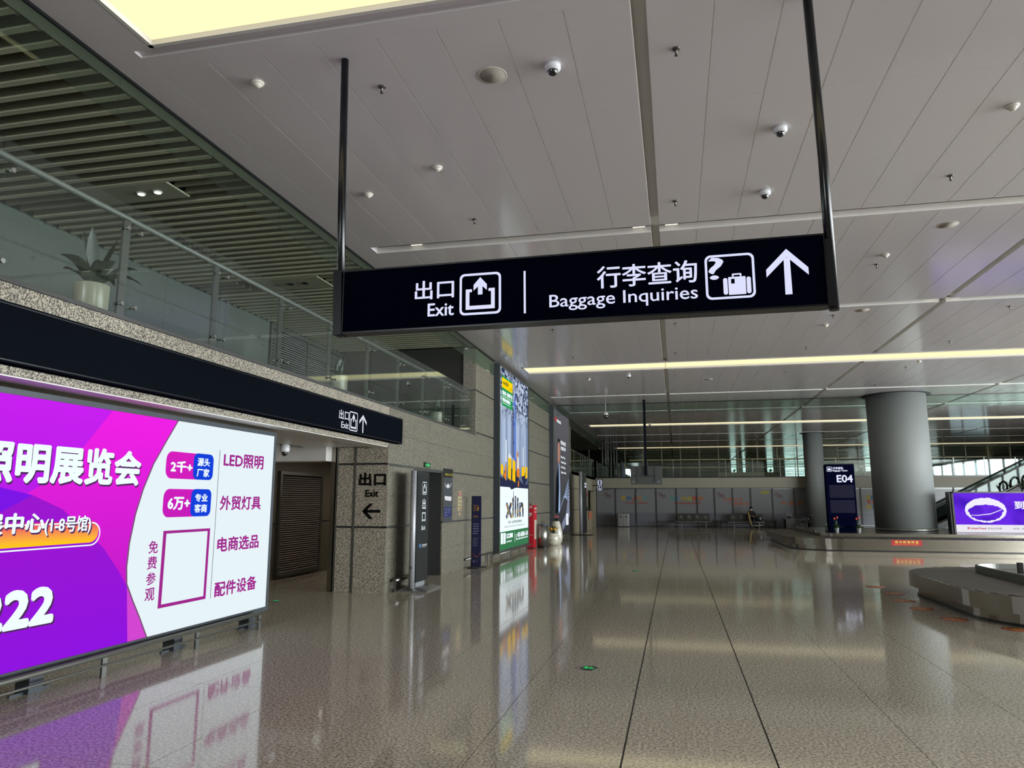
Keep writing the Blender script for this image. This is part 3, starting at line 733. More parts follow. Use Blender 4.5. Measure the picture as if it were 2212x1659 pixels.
for k in range(n):
    a = 2*PI*k/n; wv = .12*max(0, math.sin(a))+.045+.03*random.random() + (.02 if math.sin(a) < 0 else 0)
    out.append((10.55+(.64+.02*random.random())*math.cos(a), 1.29+(.41+.03*random.random())*math.sin(a))); inn.append((10.55+(.64-wv*1.3)*math.cos(a), 1.25+(.41-wv)*math.sin(a)))
q.ring(Pl, out, inn, .004); q.flat(Pl, [(9.92, 1.115), (10.3, 1.10), (10.7, 1.15), (11.05, 1.30), (11.03, 1.315), (10.7, 1.18), (10.3, 1.125), (9.92, 1.125)], .0045)
q.text(Pl, '到达', 11.47, 1.34, 12.1, 1.60, .004, .01); q.build('brush_swirl', emat('screen_text', '#f4f0ff', 1.0), ls)
q = MB(); q.text(Pl, 'United Power', 10.03, .635, 10.53, .70, .004, .003); q.ring(Pl, rrect(9.92, .63, 10.0, .71, .015), rrect(9.93, .64, 9.99, .70, .01), .004); q.flat(Pl, circ(9.96, .67, .022, 10), .004); q.build('red_lettering', emat('screen_red', '#c02040', .9), ls)
q = MB(); q.text(Pl, '联合动力传媒', 10.57, .63, 11.0, .70, .004); q.text(Pl, '机场 · 地铁', 11.35, .635, 11.8, .695, .004); q.build('dark_lettering', emat('screen_dark', '#3a3550', .8), ls)

# flower pots on the far carousel
def leafy(q, c, n_, L, W, seed, droop=1.0, up=.55, spread=1.0):
    rd = random.Random(seed)
    for k in range(n_):
        a = 2*PI*k/n_+rd.uniform(-.3, .3); l = L*rd.uniform(.7, 1.1); e = rd.uniform(up*.7, up*1.5); pts = []
        d = Vector((math.cos(a), math.sin(a), 0)); sd = Vector((-d.y, d.x, 0)); ns = 6; pr = None
        for i in range(ns+1):
            t = i/ns; p = Vector(c) + d*(l*t*math.cos(e)*spread) + Vector((0, 0, l*(math.sin(e)*t*1.35 - droop*.75*t*t)))
            wd = W*math.sin(PI*min(1, .12+t*.88))**.8*.5 if i < ns else 0.001
            pts.append((p-sd*wd, p+Vector((0, 0, -wd*.35)), p+sd*wd))
        vs = [v for tr in pts for v in tr]; fs = []
        for i in range(ns):
            for j in (0, 1): fs.append((i*3+j, i*3+j+1, i*3+j+4, i*3+j+3))
        q.add(vs, fs, True)
LEAF = mat('leaf_green', '#3a5a2c', .35, noise=(20, '#24401e', .3, .7)); LEAFD = mat('leaf_dark', '#2c4730', .32, noise=(20, '#1d3322', .3, .7))
def anthurium(x, label):
    t = thing('potted_flower', (x, 27.75, .52), label, 'plant', 'red flowering plants by the E04 display')
    q = MB(); q.lathe((x, 27.75, .52), [(.065, 0), (.085, .15), (.09, .15)], 16); q.build('pot', mat('pot_white', '#b8bdb8', .4), t)
    q = MB(); leafy(q, (x, 27.75, .66), 13, .30, .10, int(x*10), 1.1, .8); q.build('foliage', LEAF, t)
    q = MB()
    for dx, dz in ((-.06, .36), (.03, .40), (.0, .33)): q.tube([(x, 27.74, .67), (x+dx, 27.72, .60+dz)], .006, 5)
    q.build('stem', LEAF, t)
    for dx, dz in ((-.06, .36), (.03, .40)):
        q = MB(); q.lathe((x+dx, 27.72, .585+dz), [(.008, 0), (.032, .02), (.03, .05), (.006, .085)], 8); q.build('flower', mat('flower_red', '#d8402c', .4), t)
anthurium(5.50, 'potted red flower in white pot left in front of the E04 display')
anthurium(6.22, 'potted red flower in white pot right in front of the E04 display')
t = thing('potted_plant', (5.18, 27.8, .52), 'thin dark plant at the left edge of the E04 display', 'plant')
q = MB(); q.lathe((5.18, 27.8, .52), [(.04, 0), (.05, .07), (.05, .08)], 12); q.build('pot', BLK, t)
q = MB(); leafy(q, (5.18, 27.8, .59), 7, .22, .04, 5, .6, 1.2); q.build('foliage', LEAFD, t)
q = MB(); q.bbox(4.68, 4.76, 27.5, 27.58, .52, .61, .008); tag(q.build('black_box', BLK), 'small black box on the far carousel deck near its left end', 'box')

# ------------------------------------------------------------------ exit billboard on the left
XB = -5.28
PB = PX(XB)
bb = thing('lightbox_billboard', (XB-.1, 5.9, 0), 'large purple and white lit advertising lightbox standing in the exit opening', 'billboard')
q = MB(); q.box(XB-.20, XB-.012, 2.9, 8.82, .18, 2.50)
q.build('housing', DKGREY, bb)
q = MB(); q.box(XB-.21, XB+.012, 2.86, 8.84, 2.455, 2.505); q.box(XB-.21, XB+.012, 2.86, 8.84, .18, .232); q.box(XB-.21, XB+.012, 8.79, 8.84, .232, 2.455); q.box(XB-.21, XB+.012, 2.86, 2.9, .232, 2.455)
q.build('frame', DKGREY, bb)
q = MB()
for y in (3.4, 5.35, 7.15, 8.55): q.cut(); q.box(XB-.17, XB-.03, y-.07, y+.07, 0, .18); q.box(XB-.10, XB-.08, y-.2, y+.2, 0, .02)
q.build('leg', DKGREY, bb)
def col_ramp_emit(name, z0, c0, z1, c1, k=1.0):
    m = bpy.data.materials.new(name); m.use_nodes = True; nt = m.node_tree; nt.nodes.clear()
    e = nt.nodes.new('ShaderNodeEmission'); o = nt.nodes.new('ShaderNodeOutputMaterial'); g = nt.nodes.new('ShaderNodeNewGeometry')
    sx = nt.nodes.new('ShaderNodeSeparateXYZ'); mr = nt.nodes.new('ShaderNodeMapRange'); r = nt.nodes.new('ShaderNodeValToRGB')
    mr.inputs[1].default_value = z0; mr.inputs[2].default_value = z1
    r.color_ramp.elements[0].color = rgb(c0); r.color_ramp.elements[1].color = rgb(c1); e.inputs[1].default_value = k
    nt.links.new(g.outputs['Position'], sx.inputs[0]); nt.links.new(sx.outputs[2], mr.inputs[0]); nt.links.new(mr.outputs[0], r.inputs[0])
    nt.links.new(r.outputs[0], e.inputs[0]); nt.links.new(e.outputs[0], o.inputs[0]); return m
KB = 1.04
q = MB(); q.rect(PB, 2.9, .232, 8.79, 2.455, 0); q.build('print_violet', col_ramp_emit('print_violet', .3, '#9417d6', 2.4, '#c41fec', KB), bb)
WB = [(6.83, 2.455), (6.66, 2.21), (6.5, 1.97), (6.38, 1.71), (6.3, 1.46), (6.25, 1.18), (6.24, .95), (6.26, .79), (6.36, .62), (6.47, .45), (6.6, .232)]
q = MB(); q.flat(PB, [(5.89, 2.455), (5.57, 2.07), (5.17, 1.73), (4.3, 1.25), (5.0, .232)] + [(6.34, .232)] + WB[::-1], .001); q.build('print_magenta', col_ramp_emit('print_magenta', .9, '#c41cc8', 2.4, '#ec20e2', KB), bb)
ARC = [(2.9, 1.62), (3.8, 1.74), (4.4, 1.75), (4.78, 1.70), (5.09, 1.64), (5.41, 1.52), (5.66, 1.35), (5.93, 1.15), (6.13, .94), (6.27, .77), (6.34, .232)]
q = MB(); q.flat(PB, [(2.9, .232)] + [ (6.34, .232)] + ARC[::-1][1:], .002); q.build('print_purple', col_ramp_emit('print_purple', .3, '#8e14dc', 1.6, '#9a18cc', KB), bb)
q = MB(); q.flat(PB, [(2.9, .7), (4.3, 1.25), (4.78, 1.49), (5.09, 1.64), (4.78, 1.70), (4.4, 1.75), (3.8, 1.74), (2.9, 1.62)], .003); q.build('print_indigo', emat('print_indigo', '#7a16e4', KB), bb)
q = MB(); q.flat(PB, [(6.27, .77), (6.34, .232), (6.6, .232), (6.47, .45), (6.36, .62)], .003); q.build('print_pink', emat('print_pink', '#cf45cf', KB), bb)
q = MB(); q.flat(PB, WB[::-1] + [(8.79, 2.455), (8.79, .232)][0:0] + [(6.83, 2.455), (8.79, 2.455), (8.79, .232)][1:], .004); q.build('print_white', emat('print_white', '#e9f6fb', .98), bb)
q = MB()
e0 = [(u-.008, v) for u, v in WB]; e1 = [(u+.012, v) for u, v in WB]
for k in range(len(WB)-1): q.flat(PB, [e0[k], e0[k+1], e1[k+1], e1[k]], .005)
q.build('print_edge', emat('print_edge', '#8a5a86', .8), bb)
PWm = emat('lettering_white', '#eefcff', KB); PSH = emat('lettering_shadow', '#5a2f6a', .8)
q = MB(); q.text(PB, '照明展览会', 4.54, 1.735, 6.32, 2.055, .006, .016); q.text(PB, '222', 4.72, .565, 5.42, .84, .006, .02)
q.text(PB, '展中心', 4.66, 1.315, 5.24, 1.475, .006, .008); q.text(PB, '(1-8号馆)', 5.255, 1.285, 5.755, 1.445, .006, .005); q.build('lettering_shadow', PSH, bb)
q = MB(); q.text(PB, '照明展览会', 4.53, 1.75, 6.31, 2.07, .008, .014); q.text(PB, '222', 4.70, .58, 5.40, .855, .008, .02)
q.text(PB, '展中心', 4.65, 1.33, 5.23, 1.49, .008, .008); q.text(PB, '(1-8号馆)', 5.24, 1.30, 5.74, 1.46, .008, .004); q.build('lettering', PWm, bb)
q = MB(); q.flat(PB, rrect(3.4, 1.215, 5.84, 1.41, .095, 8), .005); q.build('orange_pill', col_ramp_emit('orange_pill', 1.22, '#ffc812', 1.40, '#e83468', KB), bb)
q = MB(); q.ring(PB, rrect(3.42, 1.185, 5.865, 1.40, .105, 8), rrect(3.43, 1.197, 5.853, 1.388, .098, 8), .0055); q.build('pill_outline', PWm, bb)
MAG = col_ramp_emit('badge_magenta', 1.4, '#c21cb6', 2.1, '#d41ebc', KB); BLU = emat('badge_blue', '#1440d8', KB)
q = MB(); q.flat(PB, rrect(6.69, 1.83, 7.48, 2.12, .09), .0055); q.flat(PB, rrect(6.69, 1.42, 7.49, 1.72, .09), .0055); q.build('badge', MAG, bb)
q = MB(); q.flat(PB, rrect(7.14, 1.83, 7.50, 2.125, .07), .006); q.flat(PB, rrect(7.14, 1.42, 7.50, 1.725, .07), .006); q.build('badge_end', BLU, bb, label='blue end of the badge')
q = MB(); q.text(PB, '2千+', 6.77, 1.90, 7.12, 2.02, .007, .008); q.text(PB, '6万+', 6.77, 1.50, 7.12, 1.63, .007, .008)
q.text(PB, '源头', 7.21, 1.985, 7.43, 2.075, .007, .004); q.text(PB, '厂家', 7.21, 1.865, 7.43, 1.955, .007, .004); q.text(PB, '专业', 7.21, 1.585, 7.43, 1.67, .007, .004); q.text(PB, '客商', 7.21, 1.465, 7.43, 1.555, .007, .004); q.build('badge_lettering', PWm, bb)
PLM = emat('lettering_plum', '#a52a92', .95)
q = MB()
q.text(PB, 'LED照明', 7.70, 2.0, 8.55, 2.165, .006, .007); q.text(PB, '外贸灯具', 7.68, 1.485, 8.54, 1.65, .006, .007); q.text(PB, '电商选品', 7.68, 1.0, 8.54, 1.165, .006, .007); q.text(PB, '配件设备', 7.68, .485, 8.54, .65, .006, .007)
for k, ch in enumerate('免费参观'): q.text(PB, ch, 6.53, 1.06-k*.158, 6.665, 1.185-k*.158, .006, .003)
q.ring(PB, [(6.73, .49), (7.52, .49), (7.52, 1.28), (6.73, 1.28)], [(6.78, .525), (7.475, .525), (7.475, 1.25), (6.78, 1.25)], .006)
q.build('plum_lettering', PLM, bb)
q = MB(); q.rect(PB, 7.603, .48, 7.612, 2.19, .006); q.build('divider', emat('divider_grey', '#5a5f70', .8), bb)
# protective rail in front of it
rl = thing('floor_rail', (-5.16, 5.9, 0), 'low steel protection rail on the floor in front of the purple lightbox', 'rail')
q = MB(); q.tube([(-5.14, 2.9, .20), (-5.14, 8.5, .20)], .024, 12); q.tube([(-5.14, 2.9, .11), (-5.14, 8.5, .11)], .011, 8); q.build('rail', mat('rail_dark', '#55564f', .5, metal=.4), rl)
for y in (3.1, 4.6, 5.93, 7.26, 8.48):
    q = MB(); q.box(-5.175, -5.155, y-.028, y+.028, 0, .21); q.build('post', STEELD, rl, O=(-5.165, y, 0))

# fascia sign on the lintel
fs_ = thing('fascia_sign', (XW+.06, 7.6, 2.62), 'long black fascia sign with white exit lettering above the exit opening', 'sign')
q = MB(); q.bbox(XW+.0, XW+.12, 2.6, 12.52, 2.625, 3.09, .006); q.build('housing', mat('fascia_black', '#0d1016', .6, spec=.0), fs_)
PF = PX(XW+.121)
q = MB(); q.ring(PF, [(2.62, 2.64), (12.50, 2.64), (12.50, 3.075), (2.62, 3.075)], [(2.63, 2.65), (12.49, 2.65), (12.49, 3.065), (2.63, 3.065)], .001); q.build('edge_line', BLK, fs_)
def exit_icon(q, P, u0, v0, s, off=.002, t=.03):
    q.ring(P, rrect(u0, v0, u0+s, v0+s, s*.12), rrect(u0+s*.055, v0+s*.055, u0+s*.945, v0+s*.945, s*.08), off)
    f = lambda pts: q.flat(P, [(u0+a*s, v0+b*s) for a, b in pts], off)
    f([(.15, .13), (.85, .13), (.85, .22), (.15, .22)]); f([(.15, .22), (.24, .22), (.24, .62), (.15, .62)]); f([(.76, .22), (.85, .22), (.85, .62), (.76, .62)])
    f([(.24, .55), (.30, .55), (.30, .62), (.24, .62)]); f([(.70, .55), (.76, .55), (.76, .62), (.70, .62)])
    f([(.445, .48), (.555, .48), (.555, .72), (.445, .72)]); f([(.34, .58), (.5, .73), (.5, .90), (.34, .72)]); f([(.66, .58), (.66, .72), (.5, .90), (.5, .73)])
def arrow_up(q, P, u0, v0, u1, v1, off=.002):
    wd, ht = u1-u0, v1-v0; c = (u0+u1)/2; t = wd*.085
    q.flat(P, [(c-t, v0), (c+t, v0), (c+t, v1-wd*.25), (c-t, v1-wd*.25)], off)
    q.flat(P, [(u0, v1-ht*.45), (c, v1-wd*.22), (c, v1), (u0, v1-ht*.45+wd*.22)], off); q.flat(P, [(u1, v1-ht*.45), (u1, v1-ht*.45+wd*.22), (c, v1), (c, v1-wd*.22)], off)
PWL = emat('fascia_lettering', '#e6e8f4', 1.0)
q = MB(); q.text(PF, '出口', 9.90, 2.815, 10.235, 2.955, .003, .002); q.text(PF, 'Exit', 9.985, 2.685, 10.23, 2.78, .003, .002)
exit_icon(q, PF, 10.255, 2.67, .30, .003)
q.flat(PF, [(10.74, 2.672), (10.775, 2.672), (10.775, 2.9), (10.74, 2.9)], .003)
q.flat(PF, [(10.62, 2.81), (10.757, 2.915), (10.757, 2.965), (10.62, 2.86)], .003); q.flat(PF, [(10.895, 2.81), (10.895, 2.86), (10.757, 2.965), (10.757, 2.915)], .003)
q.build('lettering', PWL, fs_)

# lettering on the stone pier
PP = PY(12.149)
pl = thing('pier_lettering', (-5.3, 12.14, 1.3), 'dark exit lettering and left arrow mounted on the stone pier', 'sign')
DL = mat('dark_lettering', '#0e0e0e', .6, spec=.1)
q = MB(); q.text(PP, '出口', -5.55, 1.865, -5.045, 2.085, .004, .010); q.build('lettering', DL, pl)
q = MB(); q.text(PP, 'Exit', -5.42, 1.665, -5.18, 1.785, .004, .007); q.build('lettering', DL, pl)
q = MB(); q.flat(PP, [(-5.44, 1.385), (-5.13, 1.385), (-5.13, 1.435), (-5.44, 1.435)], .004); q.flat(PP, [(-5.475, 1.41), (-5.34, 1.275), (-5.265, 1.275), (-5.40, 1.41)], .004); q.flat(PP, [(-5.475, 1.41), (-5.40, 1.41), (-5.265, 1.545), (-5.34, 1.545)], .004); q.build('arrow', DL, pl)

# exit totem
et = thing('sign_totem', (-4.62, 12.8, 0), 'slim dark exit totem with silver front post standing by the recessed door', 'sign')
q = MB(); q.add([(-4.90, 12.42, 0), (-4.32, 12.42, 0), (-4.32, 13.25, 0), (-4.90, 13.25, 0), (-4.90, 12.42, .02), (-4.32, 12.42, .02), (-4.32, 13.25, .02), (-4.90, 13.25, .02), (-4.72, 12.52, .07), (-4.50, 12.52, .07), (-4.50, 13.15, .07), (-4.72, 13.15, .07)],
      [(0,3,2,1),(0,1,5,4),(1,2,6,5),(2,3,7,6),(3,0,4,7),(4,5,9,8),(5,6,10,9),(6,7,11,10),(7,4,8,11),(8,9,10,11)]); q.build('base_plate', mat('base_silver', '#a9a9a6', .3, metal=.85), et)
q = MB(); q.tube([(-4.645, 12.50, .05), (-4.645, 12.50, 2.14)], .052, 20); q.build('front_post', mat('post_silver', '#a9aaae', .5, metal=.4), et)
q = MB(); q.box(-4.70, -4.58, 12.53, 13.16, .15, 2.12); q.build('panel', mat('totem_black', '#15181a', .4), et)
q = MB(); q.box(-4.68, -4.60, 12.58, 13.05, .06, .15); q.build('foot', mat('foot_grey', '#7d8085', .5), et)
PT = PX(-4.579)
q = MB(); u0, v0, a, c = 12.79, 1.71, .23, .225
exit_icon(q, PT, 12.79, 1.71, .235, .002); q.text(PT, '出', 12.80, 1.44, 12.985, 1.63, .002, .003); q.text(PT, '口', 12.80, 1.215, 12.98, 1.38, .002, .003); q.text(PT, 'Exit', 12.785, 1.065, 12.985, 1.14, .002, .002)
q.text(PT, '宁波机场集团', 12.815, .775, 13.08, .805, .002, .001); q.rect(PT, 12.815, .755, 13.06, .760, .002); q.build('lettering', mat('totem_lettering', '#c9cdd2', .5), et)
q = MB(); q.flat(PT, circ(12.72, .785, .055, 18, .04), .002); q.build('round_logo', mat('logo_blue', '#3a6a9a', .4), et)
q = MB(); q.text(PY(12.4475), '12', -4.675, .40, -4.62, .44, .0, .001); q.build('number', DL, et)
q = MB()
for z in (1.94, 1.1): q.tube([(-4.645, 12.452, z), (-4.645, 12.445, z)], .010, 10)
q.build('screw', DKGREY, et)
# little bumper rails along the left wall
br = thing('bumper_rail', (-4.93, 12.8, 0), 'short steel bumper rail with round end on the floor by the exit totem', 'rail')
q = MB(); q.tube([(-4.90, 12.35, .20), (-4.90, 13.4, .20)], .03, 12); q.build('rail', STEEL, br)
q = MB(); q.box(-4.905, -4.885, 12.33, 12.37, 0, .19); q.box(-4.905, -4.885, 13.3, 13.34, 0, .19); q.build('post', STEEL, br)
br = thing('bumper_rail', (-4.93, 18.3, 0), 'steel bumper rail at the foot of the wall behind the blue banner', 'rail')
q = MB(); q.tube([(-4.965, 17.0, .20), (-4.965, 19.6, .20)], .025, 10)
q.build('rail', STEELD, br)
q = MB()
for y in (17.62, 18.3, 19.1, 19.55): q.box(-4.97, -4.95, y-.03, y+.03, 0, .19)
q.build('post', STEELD, br)
for (ya, yb, lb) in ((19.7, 24.3, 'steel bumper rail running under the tall green and white lightbox'), (28.5, 34.2, 'steel bumper rail under the tall dark lightbox')):
    br = thing('bumper_rail', (-4.8, (ya+yb)/2, 0), lb, 'rail')
    q = MB(); q.tube([(-4.78, ya, .15), (-4.78, yb, .15)], .022, 10); q.build('rail', STEELD, br)
    q = MB(); y = ya+.2
    while y < yb: q.box(-4.79, -4.775, y-.03, y+.03, 0, .14); y += 1.2
    q.build('post', STEELD, br)

# green running man exit light
ex = thing('exit_light', (XW+.02, 14.2, 2.27), 'small green lit running man sign above the recessed door', 'sign')
q = MB(); q.box(XW+.001, XW+.03, 14.03, 14.39, 2.275, 2.375); q.build('housing', mat('exit_dark', '#1d3a2a', .4), ex)
PG = PX(XW+.031)
q = MB(); q.flat(PG, circ(14.22, 2.36, .014, 10), .002); q.flat(PG, [(14.19, 2.345), (14.25, 2.345), (14.24, 2.315), (14.19, 2.315)], .002); q.flat(PG, [(14.15, 2.325), (14.30, 2.34), (14.30, 2.33), (14.15, 2.315)], .002); q.flat(PG, [(14.20, 2.318), (14.23, 2.318), (14.16, 2.283), (14.13, 2.283)], .002); q.flat(PG, [(14.22, 2.318), (14.25, 2.318), (14.30, 2.285), (14.27, 2.285)], .002)
q.flat(PG, [(14.06, 2.32), (14.11, 2.345), (14.11, 2.295)], .002); q.flat(PG, [(14.36, 2.32), (14.33, 2.345), (14.33, 2.295)], .002)
q.build('running_man', emat('exit_green', '#5cf090', 1.2), ex)

# posters on the wall
ps = thing('wall_poster', (XW+.01, 15.65, 1.14), 'tall narrow grey poster showing white face masks beside the door recess', 'poster')
q = MB(); q.box(XW+.001, XW+.014, 15.32, 16.0, 1.145, 2.31); q.build('sheet', mat('poster_grey', '#3d4246', .35), ps)
Pp = PX(XW+.0145)
q = MB(); q.rect(Pp, 15.325, 2.11, 15.995, 2.305); q.build('black_header', BLK, ps)
q = MB(); q.text(Pp, '请佩戴好口罩', 15.40, 2.15, 15.86, 2.20, .004); q.text(Pp, '12', 15.89, 2.14, 15.97, 2.22, .004); q.build('yellow_lettering', mat('poster_yellow', '#b7a83a', .5), ps)
q = MB(); q.flat(Pp, [(15.53, 1.93), (15.60, 1.97), (15.68, 1.975), (15.74, 1.93), (15.72, 1.885), (15.62, 1.87), (15.55, 1.89)], .003)
for sgn in (0, 1):
    pts = [(15.55, 1.90), (15.46, 1.94), (15.40, 2.0), (15.39, 1.99), (15.45, 1.925), (15.55, 1.885)]
    if sgn: pts = [(15.64*2-u, v) for u, v in pts][::-1]
    q.flat(Pp, pts, .003)
q.flat(Pp, [(15.42, 1.70), (15.90, 1.685), (15.90, 1.61), (15.85, 1.59), (15.45, 1.61), (15.40, 1.66)], .003); q.build('mask_picture', mat('poster_white', '#c9c4c8', .5), ps)
q = MB(); q.rect(Pp, 15.39, 1.24, 15.89, 1.45, .002); q.build('blue_box', mat('poster_blue', '#232a5a', .4), ps)
q = MB()
for u, v in ((15.45, 1.41), (15.66, 1.41), (15.45, 1.35), (15.66, 1.35), (15.45, 1.285)): q.text(Pp, '戴口罩', u, v-.02, u+.14, v+.01, .004)
q.build('small_lettering', mat('poster_pale', '#8d93b0', .5), ps)
ns = thing('wall_notice', (XW+.005, 16.6, 1.35), 'narrow cream notice with a red top square on the granite wall', 'notice')
q = MB(); q.box(XW+.001, XW+.006, 16.44, 16.77, 1.36, 1.825); q.box(XW+.001, XW+.006, 16.52, 16.68, 1.255, 1.33); q.build('sheet', mat('notice_cream', '#9a9272', .6), ns)
Pn = PX(XW+.006)
q = MB(); q.rect(Pn, 16.47, 1.70, 16.74, 1.80); q.rect(Pn, 16.60, 1.385, 16.72, 1.41); q.rect(Pn, 16.54, 1.30, 16.66, 1.315); q.build('red_patch', mat('notice_red', '#7a2a24', .5), ns)
q = MB(); q.text(Pn, '注意', 16.52, 1.71, 16.70, 1.79, .003); q.build('white_lettering', WHITE, ns)
q = MB(); q.text(Pn, '小心地滑', 16.48, 1.61, 16.74, 1.65, .003); q.text(Pn, '当心碰头', 16.48, 1.52, 16.74, 1.56, .003); q.text(Pn, '请勿靠近', 16.48, 1.44, 16.74, 1.48, .003); q.build('brown_lettering', mat('notice_brown', '#6b4a24', .5), ns)

# blue banner stand
bs = thing('banner_stand', (-4.75, 17.2, 0), 'narrow dark blue banner stand with orange lettering against the granite wall', 'sign')
q = MB(); q.add([(-4.92, 17.0, 0), (-4.66, 17.0, 0), (-4.58, 17.55, 0), (-4.90, 17.55, 0), (-4.92, 17.0, .02), (-4.66, 17.0, .02), (-4.58, 17.55, .02), (-4.90, 17.55, .02)], [(0,3,2,1),(4,5,6,7),(0,1,5,4),(1,2,6,5),(2,3,7,6),(3,0,4,7)]); q.build('base_plate', BLK, bs)
q = MB(); q.bbox(-4.835, -4.608, 17.1, 17.13, .03, 1.71, .006); q.build('panel', mat('banner_blue', '#171a44', .35), bs)
q = MB(); q.box(-4.85, -4.832, 17.09, 17.14, .02, 1.715); q.build('edge', BLK, bs)
Pb = PY(17.0995)
q = MB(); q.text(Pb, '创建文明', -4.805, 1.45, -4.735, 1.50, .002); q.text(Pb, '城市宁波', -4.805, 1.40, -4.725, 1.435, .002); q.text(Pb, '你我同行', -4.805, 1.35, -4.72, 1.385, .002); q.flat(Pb, [(-4.71, 1.36), (-4.695, 1.5), (-4.665, 1.42), (-4.68, 1.355)], .002); q.text(Pb, '市民公约', -4.80, 1.19, -4.69, 1.245, .002); q.build('orange_lettering', mat('banner_orange', '#c08a3a', .5), bs)
q = MB(); 
for k in range(5): q.rect(Pb, -4.815+.01*(k % 2), 1.03-k*.055, -4.665-.03*(k == 4), 1.045-k*.055, .002)
for k in range(7): q.rect(Pb, -4.815, .70-k*.03, -4.675-.02*(k % 3), .706-k*.03, .002)
q.text(Pb, '宁波机场', -4.76, .15, -4.70, .17, .002); q.flat(Pb, circ(-4.785, .16, .013, 10, .022), .002); q.build('pale_lettering', mat('banner_pale', '#8f93b5', .5), bs)
q = MB(); pts = [(-4.83+.02+.20*t, .34-.13*math.sin(PI*t*.75)+.16*t*t) for t in [k/10 for k in range(11)]]
for k in range(10): (a, b_), (c, d) = pts[k], pts[k+1]; q.flat(Pb, [(a, b_), (c, d), (c, d+.012), (a, b_+.012)], .002)
q.build('orange_curve', mat('banner_curve', '#c4602c', .5), bs)

# ---- tall lightbox with forklifts
XT = -4.84
t2 = thing('tall_lightbox', (XT-.08, 22, .17), 'tall lit lightbox advert with yellow forklifts above a green band', 'lightbox')
q = MB(); q.box(XW+.002, XT-.004, 19.88, 24.13, .17, 5.52); q.build('housing', DKGREY, t2)
q = MB(); q.box(XT-.01, XT+.008, 19.88, 19.95, .17, 5.52); q.box(XT-.01, XT+.008, 24.05, 24.13, .17, 5.52); q.box(XT-.01, XT+.008, 19.95, 24.05, .17, .215); q.box(XT-.01, XT+.008, 19.95, 24.05, 5.455, 5.52); q.build('frame', STEELD, t2)
kf = .9878
PL = Plane((XT, 0, 1.6*(1-kf)), (0, kf, 0), (0, 0, kf), (1, 0, 0))
def warehouse():
    m = bpy.data.materials.new('print_warehouse'); m.use_nodes = True; nt = m.node_tree; nt.nodes.clear(); N_ = nt.nodes.new; Lk = nt.links.new
    e = N_('ShaderNodeEmission'); o = N_('ShaderNodeOutputMaterial'); g = N_('ShaderNodeNewGeometry'); sp = N_('ShaderNodeSeparateXYZ'); Lk(g.outputs['Position'], sp.inputs[0])
    def noise(sx, sy, sz, lo, hi, c0, c1):
        mp = N_('ShaderNodeMapping'); mp.inputs['Scale'].default_value = (sx, sy, sz); Lk(g.outputs['Position'], mp.inputs[0])
        n = N_('ShaderNodeTexVoronoi'); n.feature = 'F1'; n.inputs['Scale'].default_value = 1; Lk(mp.outputs[0], n.inputs['Vector'])
        r = N_('ShaderNodeValToRGB'); r.color_ramp.elements[0].position = lo; r.color_ramp.elements[1].position = hi; r.color_ramp.elements[0].color = rgb(c0); r.color_ramp.elements[1].color = rgb(c1)
        sc_ = N_('ShaderNodeSeparateColor'); Lk(n.outputs['Color'], sc_.inputs[0]); Lk(sc_.outputs[0], r.inputs[0]); return r.outputs[0]
    top = noise(1, 7, 10, .15, .9, '#2a3654', '#c6d4ec'); low = noise(1, 3.4, .35, .0, 1.0, '#6b7ea0', '#b5c6e0')
    mr = N_('ShaderNodeMapRange'); mr.inputs[1].default_value = 3.9; mr.inputs[2].default_value = 4.5; Lk(sp.outputs[2], mr.inputs[0])
    mx_ = N_('ShaderNodeMix'); mx_.data_type = 'RGBA'; Lk(mr.outputs[0], mx_.inputs[0]); Lk(low, mx_.inputs[6]); Lk(top, mx_.inputs[7])
    m2 = N_('ShaderNodeMapRange'); m2.inputs[1].default_value = 2.0; m2.inputs[2].default_value = 2.75; Lk(sp.outputs[2], m2.inputs[0])
    m3 = N_('ShaderNodeMix'); m3.data_type = 'RGBA'; m3.inputs[6].default_value = rgb('#3a4462'); Lk(m2.outputs[0], m3.inputs[0]); Lk(mx_.outputs[2], m3.inputs[7])
    Lk(m3.outputs[2], e.inputs[0]); Lk(e.outputs[0], o.inputs[0]); return m
q = MB(); q.rect(PL, 20.2, 2.0, 24.28, 5.51, .0); q.build('print_warehouse', warehouse(), t2)
q = MB(); q.rect(PL, 20.2, .70, 24.28, 2.02, .001); q.build('print_white', emat('lb_white', '#eaf6fa', 1.1), t2)
q = MB(); q.rect(PL, 20.2, .19, 24.28, .71, .002); q.build('print_green', emat('lb_green', '#3a7a50', 1.0), t2)
q = MB(); q.rect(PL, 20.40, 4.38, 21.84, 5.28, .002); q.build('green_board', emat('lb_green2', '#2f9a58', 1.0), t2)
q = MB(); q.rect(PL, 20.42, 4.92, 21.84, 5.22, .003); q.build('yellow_board', emat('lb_yellow', '#ffd90e', 1.0), t2)
q = MB(); q.text(PL, 'xilin西林', 20.52, 5.02, 21.25, 5.15, .005, .006); q.text(PL, '叉车', 21.42, 4.97, 21.78, 5.05, .005); q.build('dark_lettering', emat('lb_dark', '#3a3a20', .9), t2)
q = MB(); q.text(PL, '智能叉车', 20.48, 4.72, 20.95, 4.83, .004, .01); q.text(PL, '全系列产品', 21.05, 4.72, 21.74, 4.84, .004, .01); q.rect(PL, 20.46, 4.66, 21.76, 4.68, .004)
q.text(PL, '智能仓储物流', 20.48, 4.52, 21.5, 4.62, .004, .01); q.rect(PL, 20.46, 4.46, 21.55, 4.475, .004); q.build('white_lettering', emat('lb_white', '#eaf6fa', 1.0), t2)
